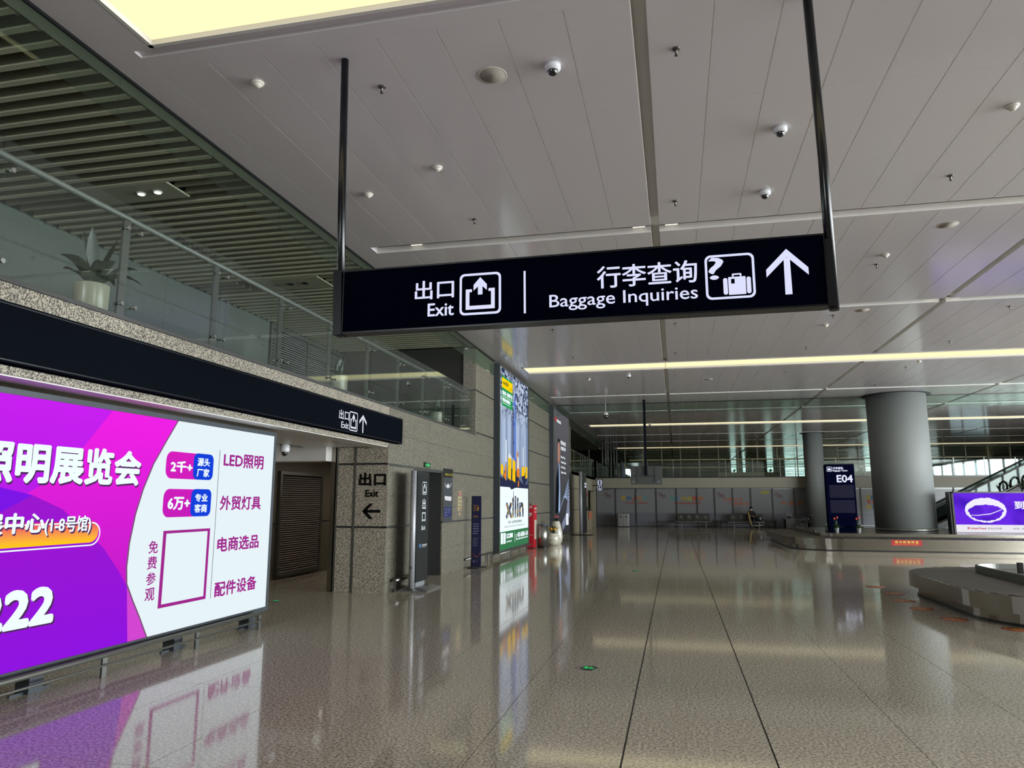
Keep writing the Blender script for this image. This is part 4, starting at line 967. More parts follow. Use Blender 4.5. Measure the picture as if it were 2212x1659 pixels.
# mast and forklifts, as printed shapes
q = MB(); q.flat(PL, [(22.0, 2.6), (22.36, 2.6), (22.30, 4.85), (22.22, 5.1), (22.12, 4.85)], .003); q.rect(PL, 21.85, 4.55, 22.15, 4.65, .003); q.rect(PL, 21.86, 3.9, 22.1, 4.05, .003); q.rect(PL, 21.86, 3.35, 22.1, 3.45, .003); q.build('blue_mast', emat('lb_blue', '#5d7cd0', 1.0), t2)
q = MB(); q.rect(PL, 21.86, 2.9, 22.0, 4.5, .0032); q.flat(PL, [(20.2, 2.0), (24.28, 2.0), (24.28, 2.15), (23.6, 2.1), (22.9, 2.25), (20.9, 2.2), (20.2, 2.3)], .002)
q.flat(PL, [(21.15, 2.08), (21.7, 1.93), (22.75, 2.05), (22.80, 2.3), (22.3, 2.55), (21.2, 2.6)], .004); q.flat(PL, [(20.55, 2.3), (20.9, 2.08), (21.0, 2.3), (20.9, 2.55)], .003); q.flat(PL, [(23.2, 2.35), (23.6, 2.05), (24.1, 2.3), (24.0, 2.5), (23.3, 2.55)], .003)
q.build('print_shadow', emat('lb_slate', '#2e3350', .9), t2)
q = MB(); q.flat(PL, [(21.20, 2.28), (21.62, 2.20), (21.70, 2.86), (21.45, 3.0), (21.25, 2.92)], .005); q.flat(PL, [(21.80, 2.22), (22.24, 2.16), (22.26, 2.82), (21.86, 2.86)], .005); q.flat(PL, [(23.2, 2.38), (23.7, 2.42), (23.72, 2.72), (23.22, 2.68)], .005); q.flat(PL, [(23.8, 2.32), (24.15, 2.36), (24.15, 2.72), (23.85, 2.74)], .005); q.flat(PL, [(20.28, 2.38), (20.6, 2.3), (20.62, 2.6), (20.3, 2.68)], .005); q.build('yellow_forklift', emat('lb_forkyellow', '#f7c716', 1.0), t2)
q = MB(); q.flat(PL, [(22.45, 2.36), (22.86, 2.32), (22.84, 2.72), (22.6, 3.1), (22.46, 3.2)], .005); q.flat(PL, [(20.66, 2.3), (20.95, 2.18), (21.02, 2.62), (20.86, 2.66), (20.84, 2.42), (20.7, 2.4)], .005); q.rect(PL, 22.62, 2.04, 22.78, 2.22, .006); q.build('orange_forklift', emat('lb_orange', '#e8852a', 1.0), t2)
q = MB(); q.flat(PL, [(22.50, 2.62), (22.78, 2.60), (22.74, 2.95), (22.55, 3.02)], .006); q.rect(PL, 20.9, 2.75, 21.05, 3.4, .004); q.rect(PL, 23.4, 2.75, 23.5, 3.35, .004); q.flat(PL, [(21.25, 2.9), (21.7, 2.86), (21.7, 2.92), (21.45, 3.06)], .006); q.build('pale_forklift_parts', emat('lb_pale', '#dfe8ee', 1.0), t2)
def xil():
    m = bpy.data.materials.new('logo_collage'); m.use_nodes = True; nt = m.node_tree; nt.nodes.clear(); N_ = nt.nodes.new; Lk = nt.links.new
    e = N_('ShaderNodeEmission'); o = N_('ShaderNodeOutputMaterial'); g = N_('ShaderNodeNewGeometry'); n = N_('ShaderNodeTexVoronoi'); n.inputs['Scale'].default_value = 9
    Lk(g.outputs['Position'], n.inputs['Vector']); s_ = N_('ShaderNodeSeparateColor'); Lk(n.outputs['Color'], s_.inputs[0]); r = N_('ShaderNodeValToRGB'); r.color_ramp.interpolation = 'CONSTANT'
    for p_, c_ in ((.0, '#3c3f50'), (.45, '#5b6270'), (.7, '#c99a2e'), (.85, '#8fa5b5')):
        el = r.color_ramp.elements[0] if p_ == 0 else r.color_ramp.elements.new(p_)
        el.position = p_; el.color = rgb(c_)
    Lk(s_.outputs[0], r.inputs[0]); Lk(r.outputs[0], e.inputs[0]); Lk(e.outputs[0], o.inputs[0]); return m
q = MB(); q.text(PL, 'xilin', 20.98, 1.12, 23.46, 1.70, .004, .045); q.flat(PL, [(21.93, 1.55), (22.05, 1.55), (22.02, 1.9), (21.97, 1.9)], .004); q.build('logo_lettering', xil(), t2)
q = MB(); q.text(PL, '源于一站式物流设备制造', 21.28, .92, 23.2, 1.0, .004, .003); q.text(PL, 'PROVIDING ONE-STOP SOLUTIONS FOR WAREHOUSE LOGISTICS', 20.78, .81, 23.68, .86, .004); q.build('grey_lettering', emat('lb_grey', '#5f7076', .9), t2)
WL2 = emat('lb_white', '#eaf6fa', 1.0)
q = MB(); q.rect(PL, 20.32, .37, 20.62, .68, .004); q.rect(PL, 20.66, .36, 20.94, .67, .004); q.rect(PL, 21.05, .50, 21.9, .63, .004); q.rect(PL, 22.17, .33, 22.2, .64, .004); q.text(PL, '400-8888-168', 22.55, .47, 24.2, .61, .004, .01); q.rect(PL, 22.35, .39, 22.42, .58, .004); q.text(PL, '全国服务热线', 22.45, .39, 24.18, .435, .004, .004); q.text(PL, 'www.xilin.com', 21.05, .38, 21.75, .44, .004, .004); q.build('band_lettering', WL2, t2)
q = MB(); q.text(PL, '西林', 21.12, .53, 21.5, .60, .006, .004); q.build('dark_lettering', MATS['lb_grey'], t2)

# ---- tall dark lightbox
t3 = thing('tall_lightbox', (XT-.08, 31.8, .2), 'tall dark lightbox advert with a man in pale tie at its left edge', 'lightbox')
q = MB(); q.box(XW+.002, XT-.004, 29.25, 33.85, .2, 5.5); q.build('housing', DKGREY, t3)
q = MB(); q.box(XT-.01, XT+.008, 29.25, 29.5, .2, 5.5); q.box(XT-.01, XT+.008, 33.78, 33.85, .2, 5.5); q.box(XT-.01, XT+.008, 29.5, 33.78, .2, .25); q.box(XT-.01, XT+.008, 29.5, 33.78, 5.45, 5.5); q.build('frame', STEELD, t3)
q = MB(); q.rect(PL, 29.86, .25, 34.2, 5.47, 0); q.build('print_dark', col_ramp_emit('lb3_dark', .3, '#33353a', 4.6, '#5a5a5e', 1.0), t3)
q = MB(); q.flat(PL, [(33.0, 1.0), (34.15, 2.3), (34.15, .9), (32.0, .3), (31.7, .6)], .002); q.build('print_road', emat('lb3_road', '#8a90a8', .8), t3)
q = MB()
for k in range(7):
    a = .25*k; q.flat(PL, [(31.5+.1*k, 1.3+a*.35), (31.55+.1*k, 1.3+a*.35), (33.9, 2.55-.16*k+.06), (33.9, 2.55-.16*k)], .003)
q.flat(PL, [(30.8, 1.05), (31.3, 1.2), (31.35, 2.3), (31.2, 3.2), (31.0, 3.2), (31.05, 2.2)], .003); q.build('pale_tie', emat('lb3_tie', '#a9c4ea', .9), t3)
q = MB(); q.flat(PL, [(30.75, 3.3), (31.0, 3.15), (31.35, 3.35), (31.45, 3.8), (31.3, 4.1), (30.95, 4.15), (30.75, 3.9)], .003); q.build('face', emat('lb3_face', '#b98878', .85), t3)
q = MB(); q.flat(PL, [(30.0, 1.1), (30.85, 1.05), (31.05, 2.2), (30.9, 3.1), (30.3, 2.5)], .0025); q.flat(PL, [(30.7, 4.0), (30.95, 4.15), (31.35, 4.08), (31.25, 4.25), (30.85, 4.28)], .0035); q.build('dark_jacket', emat('lb3_jacket', '#16181e', .8), t3)
q = MB(); q.rect(PL, 30.1, 4.95, 30.45, 5.14, .003); q.build('red_logo', emat('lb3_red', '#d03030', .9), t3)
q = MB(); q.text(PL, '宁波欢迎您', 30.52, 4.96, 31.7, 5.08, .003, .01); q.text(PL, '有朋自远', 31.6, 4.08, 33.1, 4.24, .003, .012); q.text(PL, '方来乐乎', 31.6, 3.83, 33.1, 3.99, .003, .012)
for k, tx in enumerate(('Ningbo Village', 'Thoroughfare Together', 'Small Village', 'Together to the future')): q.text(PL, tx, 31.6, 3.45-k*.225, 32.9+.25*(k % 2), 3.57-k*.225, .003, .008)
q.rect(PL, 33.0, .50, 33.75, 1.02, .003); q.build('white_lettering', emat('lb3_white', '#e6ecf4', 1.0), t3)

# AED cabinet, bin, planters
ae = thing('defibrillator_cabinet', (-4.83, 24.6, 0), 'tall red AED cabinet with a white heart at the foot of the wall', 'cabinet')
RED = mat('aed_red', '#b81e2e', .35)
q = MB(); q.bbox(-5.0, -4.73, 24.45, 24.95, .02, 1.45, .012); q.build('body', RED, ae)
q = MB(); q.box(-4.95, -4.78, 24.5, 24.9, 0, .02); q.build('plinth', BLK, ae)
q = MB(); q.lathe((-4.88, 24.6, 1.45), [(.03, 0), (.03, .04), (.02, .06), (.005, .065)], 12); q.build('beacon', mat('aed_beacon', '#3a1216', .3), ae)
Pa = PY(24.448); q = MB(); q.text(Pa, 'AED', -4.955, 1.365, -4.785, 1.425, .003, .004); q.rect(Pa, -4.95, 1.34, -4.785, 1.348, .003)
q.flat(Pa, [(-4.925+.0, 1.15), (-4.87, 1.05), (-4.80, 1.15), (-4.805, 1.185), (-4.835, 1.2), (-4.865, 1.175), (-4.895, 1.2), (-4.925, 1.185)], .003); q.text(Pa, '急救', -4.95, .44, -4.77, .47, .003); q.build('white_lettering', WHITE, ae)
q = MB(); q.text(Pa, 'v', -4.885, 1.1, -4.845, 1.16, .005); q.build('heart_bolt', RED, ae)
Ps = PX(-4.728)
q = MB()
for za, zb in ((1.30, 1.36), (1.20, 1.23), (.30, .95)): q.rect(Ps, 24.5, za, 24.9, zb, .002)
q.build('side_label', mat('aed_cream', '#b8a99a', .5), ae)
tb = thing('waste_bin', (-4.53, 24.85, 0), 'cylindrical brushed steel bin beside the red AED cabinet', 'bin')
q = MB(); q.lathe((-4.52, 24.95, 0), [(.185, 0), (.185, .04)], 32); q.build('base', BLK, tb)
q = MB(); q.lathe((-4.52, 24.95, .04), [(.178, 0), (.178, .74), (.165, .74), (.165, .70)], 32); q.build('body', STEEL, tb)
q = MB(); q.lathe((-4.52, 24.95, .77), [(.182, 0), (.182, .02), (.15, .022), (.15, 0.005)], 32); q.build('rim', mat('bin_blue_rim', '#4a5f80', .25, metal=.7), tb)
POT = mat('pot_gloss_white', '#c9c5b5', .15, coat=.6)
pa = thing('flower_planter', (-4.42, 26.5, 0), 'low round white planter with yellow flowers beside the steel bin', 'planter')
q = MB(); q.lathe((-4.42, 26.5, 0), [(.13, 0), (.19, .04), (.235, .15), (.24, .24), (.22, .34), (.185, .42), (.175, .43), (.165, .40)], 32); q.build('pot', POT, pa)
q = MB(); pts = [(-4.42+.243*math.cos(a), 26.5+.243*math.sin(a), .20+.03*math.cos(a)) for a in [2*PI*k/24 for k in range(25)]]; q.tube(pts, .004, 5); q.build('line', BLK, pa)
q = MB(); leafy(q, (-4.42, 26.5, .42), 14, .2, .05, 3, .8, .8); q.build('foliage', LEAF, pa)
q = MB(); rd = random.Random(4)
for k in range(26):
    a = rd.uniform(0, 2*PI); r_ = .15*math.sqrt(rd.random()); q.lathe((-4.42+r_*math.cos(a), 26.5+r_*math.sin(a), .54+rd.uniform(0, .06)), [(.008, -.01), (.03, 0), (.032, .015), (.01, .03)], 7)
q.build('yellow_flowers', mat('flower_yellow', '#d59a1c', .5), pa)
pb = thing('flower_planter', (-4.42, 27.3, 0), 'taller ribbed white planter with pink flowers behind the yellow flowered one', 'planter')
q = MB(); n = 48; prof = [(.15, 0), (.20, .06), (.235, .25), (.22, .45), (.17, .68), (.13, .82), (.12, .84)]; vs = []; fs = []
for r_, z in prof:
    for k in range(n): rk = r_*(1+.035*math.cos(12*2*PI*k/n)); a = 2*PI*k/n; vs.append((-4.43+rk*math.cos(a), 27.3+rk*math.sin(a), z))
for i in range(len(prof)-1):
    for k in range(n): fs.append((i*n+k, i*n+(k+1) % n, (i+1)*n+(k+1) % n, (i+1)*n+k))
fs.append(tuple((len(prof)-1)*n+k for k in range(n))); q.add(vs, fs, True); q.build('pot', POT, pb)
q = MB(); leafy(q, (-4.43, 27.3, .83), 16, .24, .07, 9, .9, .8); leafy(q, (-4.46, 27.02, .50), 18, .30, .08, 19, .8, .8); q.build('foliage', LEAFD, pb)
q = MB()
for k in range(10): a = rd.uniform(0, 2*PI); r_ = .13*math.sqrt(rd.random()); q.lathe((-4.43+r_*math.cos(a), 27.3+r_*math.sin(a), .97+rd.uniform(0, .05)), [(.008, -.01), (.028, 0), (.03, .02), (.01, .035)], 7)
q.build('pink_flowers', mat('flower_pink', '#b8505a', .5), pb)

# gallery pots
def drac(x, y, z, r, h, label, leaves=13, L=.52, seed=2):
    t = thing('potted_plant', (x, y, z), label, 'plant')
    q = MB(); q.lathe((x, y, z), [(r*.93, 0), (r, .01), (r*1.03, h-.01), (r*1.03, h), (r*.95, h), (r*.95, h-.03)], 32); q.build('pot', mat('pot_cream', '#b5b09a', .28), t)
    q = MB(); q.lathe((x, y, z+h-.05), [(r*.94, 0), (r*.94, .01)], 20); q.build('soil', mat('soil', '#2a221b', .9), t)
    for k in range(leaves):
        q = MB(); rd = random.Random(seed*100+k); a = 2.4*k+rd.uniform(-.2, .2); inner = k >= leaves-4
        l = L*(rd.uniform(.9, 1.15)); e = rd.uniform(1.25, 1.45) if inner else rd.uniform(.75, 1.15); dr = .15 if inner else rd.uniform(.55, .95)
        d = Vector((math.cos(a), math.sin(a), 0)); sd = Vector((-d.y, d.x, 0)); ns = 9; vs = []; fs = []
        for i in range(ns+1):
            tt = i/ns; p = Vector((x, y, z+h-.04)) + d*(l*tt*math.cos(e)*1.25) + Vector((0, 0, l*(math.sin(e)*tt*1.25 - dr*.95*tt**2.2)))
            wd = .062*(math.sin(PI*min(1, .1+tt*.9)))**.75 if i < ns else .001
            vs += [p-sd*wd, p+Vector((0, 0, -wd*.5)), p+sd*wd]
        for i in range(ns):
            for j in (0, 1): fs.append((i*3+j, i*3+j+1, i*3+j+4, i*3+j+3))
        q.add(vs, fs, True); q.build('leaf', LEAFD, t)
drac(-5.62, 5.85, 3.26, .155, .46, 'leafy plant in a white cylinder pot behind the gallery glass, nearest one')
drac(-5.62, 11.3, 3.26, .155, .46, 'white cylinder pot behind the gallery glass, further along', 9, .3, 3)
drac(-5.62, 16.6, 3.26, .155, .46, 'white pot at the far end of the gallery behind the glass', 9, .3, 5)
# ------------------------------------------------------------------ hanging sign
hs = thing('hanging_sign', (-.78, 5.56, 3.0), 'large black hanging sign with lit Exit and Baggage Inquiries lettering', 'sign')
A = Vector((-2.725, 5.5, 2.998)); B_ = Vector((1.148, 5.5, 3.016)); U = (B_-A).normalized(); Vv = Vector((-U.z, 0, U.x))
PS = Plane(A, U, Vv, (0, -1, 0))
def slab(q, P, u0, v0, u1, v1, d0, d1):
    c = [(u0, v0), (u1, v0), (u1, v1), (u0, v1)]
    return q.add([P.pt(u, v, -d0) for u, v in c]+[P.pt(u, v, -d1) for u, v in c], [(0,1,2,3),(7,6,5,4),(1,0,4,5),(2,1,5,6),(3,2,6,7),(0,3,7,4)])
WS, HS = 3.873, .556
q = MB(); slab(q, PS, 0, .012, WS, HS-.012, .008, .13); q.build('housing', mat('sign_dark_face', '#030510', .6, spec=.0), hs)
q = MB(); slab(q, PS, -.01, 0, WS+.0, .014, 0, .14); slab(q, PS, -.01, HS-.014, WS, HS, 0, .14); slab(q, PS, 0, .014, .008, HS-.014, 0, .14); slab(q, PS, WS-.008, .014, WS, HS-.014, 0, .14); q.build('frame', mat('sign_frame', '#0c0d11', .3, spec=.3), hs)
SW = emat('hanging_white', '#dfe2ff', 1.0)
PO = Plane(PS.pt(0, 0, -.008), U, Vv, (0, -1, 0))
q = MB(); q.text(PO, '出口', .655, .253, .992, .412, .003, .003); q.text(PO, '行李查询', 2.178, .247, 2.944, .425, .003, .003); q.build('lettering', SW, hs)
q = MB(); q.text(PO, 'Exit', .770, .105, .992, .213, .003, .003); q.text(PO, 'Baggage Inquiries', 1.793, .085, 2.943, .219, .003, .0012); q.build('lettering', SW, hs)
q = MB(); exit_icon(q, PO, 1.043, .095, .352, .003); q.build('exit_icon', SW, hs)
q = MB(); q.rect(PO, 1.583, .082, 1.600, .436, .003); q.build('divider', SW, hs)
q = MB(); q.ring(PO, rrect(3.004, .098, 3.367, .45, .045, 8), rrect(3.022, .116, 3.349, .432, .032, 8), .003); q.text(PO, '?', 3.034, .257, 3.14, .428, .003, .004)
q.flat(PO, rrect(3.172, .128, 3.298, .268, .004), .003); q.flat(PO, rrect(3.134, .132, 3.166, .262, .014), .003); q.flat(PO, rrect(3.304, .132, 3.336, .262, .014), .003)
q.ring(PO, rrect(3.200, .268, 3.270, .294, .008), rrect(3.212, .262, 3.258, .282, .004), .003); q.build('baggage_icon', SW, hs)
q = MB(); q.rect(PO, 3.192, .215, 3.218, .252, .0045); q.build('icon_tag', MATS['sign_dark_face'], hs)
q = MB(); 
a0 = lambda pts: q.flat(PO, pts, .003)
a0([(3.575, .104), (3.625, .104), (3.622, .39), (3.578, .39)]); a0([(3.449, .245), (3.60, .395), (3.60, .458), (3.449, .305)]); a0([(3.748, .245), (3.748, .303), (3.60, .458), (3.60, .395)]); q.build('arrow', SW, hs)
PM = mat('pole_black', '#07090f', .25, spec=.4)
q = MB(); q.tube([(-2.757, 5.55, 2.985), (-2.80, 5.56, 4.2), (-2.832, 5.57, 5.599)], .034, 20); q.build('pole', PM, hs)
q = MB(); q.tube([(1.19, 5.55, 2.99), (1.188, 5.56, 4.2), (1.16, 5.57, 5.599)], .036, 20); q.build('pole', PM, hs)
q = MB(); slab(q, Plane((-2.80, 5.49, 2.99), (1, 0, .005), (-.03, 0, 1), (0, -1, 0)), 0, 0, .075, .57, 0, .12); q.build('bracket', PM, hs)
q = MB(); slab(q, Plane((1.148, 5.49, 3.01), (1, 0, .005), (.0, 0, 1), (0, -1, 0)), 0, 0, .05, .52, .01, .11); q.build('bracket', PM, hs)

# ------------------------------------------------------------------ ceiling devices
def sprinkler(x, y, label, group=None):
    global _spr
    if _spr is None:
        t = thing('sprinkler', (x, y, H), label, 'sprinkler', group); dm = mat('sprinkler_metal', '#6b6660', .35, metal=.8)
        q = MB(); q.lathe((x, y, H-.012), [(.012, -.0), (.036, .004), (.038, .011)], 16); q.build('escutcheon', dm, t)
        q = MB(); q.lathe((x, y, H-.055), [(.008, 0), (.010, .02), (.014, .03), (.014, .045)], 10); q.tube([(x-.012, y, H-.03), (x-.010, y, H-.062)], .003, 5); q.tube([(x+.012, y, H-.03), (x+.010, y, H-.062)], .003, 5); q.lathe((x, y, H-.068), [(.018, 0), (.018, .003)], 12); q.build('head', dm, t)
        _spr = t
    else: t = dup(_spr, (x, y, H), label); t['group'] = group or 'ceiling sprinklers'
    return t
_spr = None
G = 'ceiling sprinklers'
for x, y, lb in ((-2.67, 6.05, 'small sprinkler head on the ceiling right of the left sign pole'), (.14, 6.06, 'sprinkler head beside the first long ceiling groove, nearest to the viewer'), (3.47, 9.41, 'sprinkler head on the ceiling right of the right sign pole'), (-2.69, 9.49, 'sprinkler head on the ceiling below the two left smoke detectors'), (.13, 9.46, 'sprinkler head beside the long groove just above the hanging sign'), (3.49, 12.9, 'sprinkler head right of the bottom of the right sign pole')):
    sprinkler(x, y, lb, G)
for y in (12.9, 16.4, 19.8, 23.4, 26.9, 30.5, 34, 37.4, 41, 44.6):
    sprinkler(.13, y, '%s sprinkler head beside the first long groove, counting down from the hanging sign' % ORD[int((y-12.8)/3.5)], G)
for y in (12.9, 16.4, 19.8, 23.4, 26.9, 30.5, 34): sprinkler(-2.69, y, '%s sprinkler head in the left row below the hanging sign' % ORD[int((y-12.8)/3.5)], G)
for y in (16.4, 19.8, 23.4, 26.9, 30.5): sprinkler(3.49, y, '%s sprinkler head between the two long grooves below the hanging sign' % ORD[int((y-16.3)/3.5)], G)
for y in (12.9, 16.4, 19.8, 23.4, 26.9): sprinkler(6.9, y, '%s sprinkler head right of the second long groove' % ORD[int((y-12.8)/3.5)], G)
_sm = None
def smoke(x, y, label):
    global _sm
    if _sm is None:
        t = thing('smoke_detector', (x, y, H), label, 'smoke detector', 'ceiling smoke detectors'); m_ = mat('detector_white', '#cfc9be', .4)
        q = MB(); q.lathe((x, y, H-.02), [(.05, -.004), (.06, .004), (.062, .019)], 24); q.build('base', m_, t)
        q = MB(); q.lathe((x, y, H-.055), [(.018, 0), (.024, .004), (.034, .016), (.05, .033)], 24); q.build('chamber', m_, t)
        q = MB(); q.lathe((x, y, H-.045), [(.030, 0), (.031, .006)], 20); q.build('vent_ring', DKGREY, t); _sm = t
    else: t = dup(_sm, (x, y, H), label)
for x, y, lb in ((-3.82, 5.72, 'smoke detector on the ceiling left of the left sign pole'), (-2.69, 7.81, 'smoke detector right of the left sign pole, upper of the two'), (-3.83, 8.35, 'smoke detector close to the left sign pole, lower and nearer the glass'), (3.50, 7.77, 'smoke detector at the right edge of the picture'), (3.5, 12.4, 'small smoke detector beside the sprinkler right of the right pole'), (-2.69, 14.8, 'small smoke detector below the hanging sign, left part'), (3.5, 17.3, 'small smoke detector below the right end of the hanging sign'), (-2.69, 23.6, 'tiny smoke detector beyond the second cream light strip'), (7, 22.5, 'tiny smoke detector above the fat column')):
    smoke(x, y, lb)
_dc = None
def domecam(x, y, label, s=1.0):
    global _dc
    if _dc is None:
        t = thing('dome_camera', (x, y, H), label, 'camera', 'ceiling dome cameras')
        q = MB(); q.lathe((x, y, H-.045), [(.066, -.005), (.075, .003), (.075, .044)], 28); q.build('base', mat('camera_white', '#d6d6da', .3), t)
        q = MB(); q.lathe((x, y, H-.062), [(.052, 0), (.066, .010), (.066, .013)], 28); q.build('collar', mat('camera_white', '#d6d6da', .3), t)
        q = MB(); q.lathe((x, y, H-.108), [(.004, 0), (.020, .003), (.037, .015), (.045, .032), (.046, .048)], 24); q.build('dome', mat('dome_black', '#0a0a0c', .06, coat=1), t); _dc = t
    else: t = dup(_dc, (x, y, H), label)
for x, y, lb in ((-.98, 6.06, 'white dome camera on the ceiling beside the round speaker'), (1.24, 7.72, 'white dome camera on the ceiling left of the right sign pole, upper one'), (1.27, 9.39, 'white dome camera just above the hanging sign, lower one'), (-1.35, 23.1, 'small dome camera just beyond the second cream light strip'), (-1.2, 38.5, 'tiny dome camera near the third cream light strip')):
    domecam(x, y, lb)
_sp = None
for x, y, lb in ((-1.57, 6.10, 'round flush speaker in the ceiling beside the nearest dome camera'), (4.03, 11.2, 'round flush speaker in the ceiling at the right, above the sign level'), (-1.6, 14.2, 'round flush speaker just below the middle of the hanging sign'), (4.0, 16.1, 'round flush speaker below the right pole'), (1.2, 24.5, 'faint round speaker beyond the second light strip')):
    if _sp is None:
        t = thing('ceiling_speaker', (x, y, H), lb, 'speaker', 'round ceiling speakers')
        q = MB(); q.lathe((x, y, H-.004), [(.135, 0), (.142, .001), (.142, .0035)], 40); q.build('rim', mat('speaker_rim', '#cfc8bc', .4), t)
        q = MB(); q.lathe((x, y, H-.0052), [(.122, 0), (.122, .001)], 40); q.build('grille', mat('speaker_grille', '#a59c92', .6, noise=(300, '#8d857c', .4, .6)), t); _sp = t
    else: dup(_sp, (x, y, H), lb)
# wall camera in the exit corridor
cc = thing('dome_camera', (-5.55, 8.9, 2.56), 'white dome camera under the exit opening soffit beside the lightbox', 'camera')
CX, CY = -6.55, 11.26
cc.location = (CX, CY, 2.56); WL[cc.name] = Vector((CX, CY, 2.56))
q = MB(); q.lathe((CX, CY, 2.42), [(.07, 0), (.085, .03), (.085, .11), (.06, .139)], 24); q.build('housing', MATS['camera_white'], cc)
q = MB(); q.lathe((CX, CY, 2.35), [(.005, 0), (.03, .01), (.05, .04), (.055, .07)], 20); q.build('dome', MATS['dome_black'], cc)
# pendant dome camera and hanging screen back
pc = thing('pendant_camera', (-2.7, 29.6, 4.93), 'black and white dome camera hanging on a thin rod under the ceiling', 'camera')
q = MB(); q.tube([(-2.7, 29.6, 5.2), (-2.7, 29.6, 5.599)], .012, 8); q.build('rod', WHITE, pc)
q = MB(); q.lathe((-2.7, 29.6, 5.08), [(.105, 0), (.10, .06), (.07, .11), (.03, .14)], 24); q.build('housing', WHITE, pc)
q = MB(); q.lathe((-2.7, 29.6, 4.92), [(.01, 0), (.07, .02), (.10, .08), (.105, .16)], 24); q.build('dome', MATS['dome_black'], pc)
tv = thing('hanging_monitor', (-1.11, 29, 2.23), 'grey back of a flat monitor hanging on a long black pole', 'monitor')
q = MB(); q.bbox(-1.71, -.50, 29.0, 29.08, 2.235, 2.95, .012); q.build('back_panel', mat('monitor_back', '#3c3e3c', .5), tv)
q = MB(); q.box(-1.16, -1.06, 28.93, 28.97, 2.57, 5.59); q.box(-1.145, -1.075, 28.90, 28.93, 2.57, 4.2); q.build('pole', mat('pole_navy', '#070c16', .6, spec=.1), tv)
q = MB(); q.box(-1.51, -.71, 28.94, 29.0, 2.535, 2.60); q.box(-1.46, -1.43, 28.98, 29.0, 2.3, 2.9); q.box(-.79, -.76, 28.98, 29.0, 2.3, 2.9); q.build('bracket', BLK, tv)
q = MB(); q.ring(PY(28.999), circ(-1.60, 2.34, .05, 16), circ(-1.60, 2.34, .032, 16), .002); q.ring(PY(28.999), circ(-.62, 2.34, .05, 16), circ(-.62, 2.34, .032, 16), .002); q.build('speaker_ring', mat('ring_grey', '#85888a', .4), tv)

# floor markers
def fmark(x, y, label):
    t = thing('floor_marker', (x, y, 0), label, 'floor marker', 'green exit markers in the floor')
    q = MB(); q.lathe((x, y, .0005), [(.085, 0), (.08, .006)], 28); q.build('disc', mat('marker_dark', '#26302a', .3), t)
    Pz = Plane((x, y, .007), (1, 0, 0), (0, 1, 0), (0, 0, 1))
    q = MB(); q.flat(Pz, circ(-.03, .01, .022, 10, .035), .001); q.flat(Pz, [(.0, -.03), (.045, .0), (.0, .03)], .001); q.flat(Pz, [(-.06, -.05), (.05, -.05), (.05, -.035), (-.06, -.035)], .001); q.build('green_symbol', emat('marker_green', '#35d070', .8), t)
fmark(-.87, 7.29, 'round green lit exit marker set in the open floor'); fmark(-6.31, 10.85, 'small green floor marker in the exit passage beside the lightbox'); fmark(-.95, 17.3, 'faint round marker in the floor far ahead')
for i, (x, y) in enumerate(((3.69, 14.18), (4.22, 14.9), (3.57, 13.22), (3.56, 12.33), (3.68, 11.36), (4.15, 10.65))):
    nm = ('third farthest', 'farthest', 'fourth farthest', 'third nearest', 'second nearest', 'nearest')[i]
    nm = ('second farthest', 'farthest', 'third farthest', 'third nearest', 'second nearest', 'nearest')[i]
    if i == 1: x, y = 3.62, 15.2
    t = thing('floor_sticker', (x, y, 0), '%s red round sticker on the floor along the near carousel' % nm, 'sticker', 'red stickers along the carousel')
    q = MB(); q.lathe((x, y, .0003), [(.17, 0), (.17, .001)], 32); q.build('disc', mat('sticker_red', '#a03a2c', .35), t)
    Pz = Plane((x, y, .0015), (1, 0, 0), (0, 1, 0), (0, 0, 1))
    q = MB(); q.flat(Pz, [(-.05, -.09), (-.01, -.09), (-.01, .07), (-.05, .07)], .0006); q.flat(Pz, [(.02, -.09), (.06, -.09), (.06, .07), (.02, .07)], .0006); q.ring(Pz, circ(0, 0, .13, 24), circ(0, 0, .115, 24), .0006); q.build('yellow_mark', mat('sticker_yellow', '#c9a04a', .4), t)

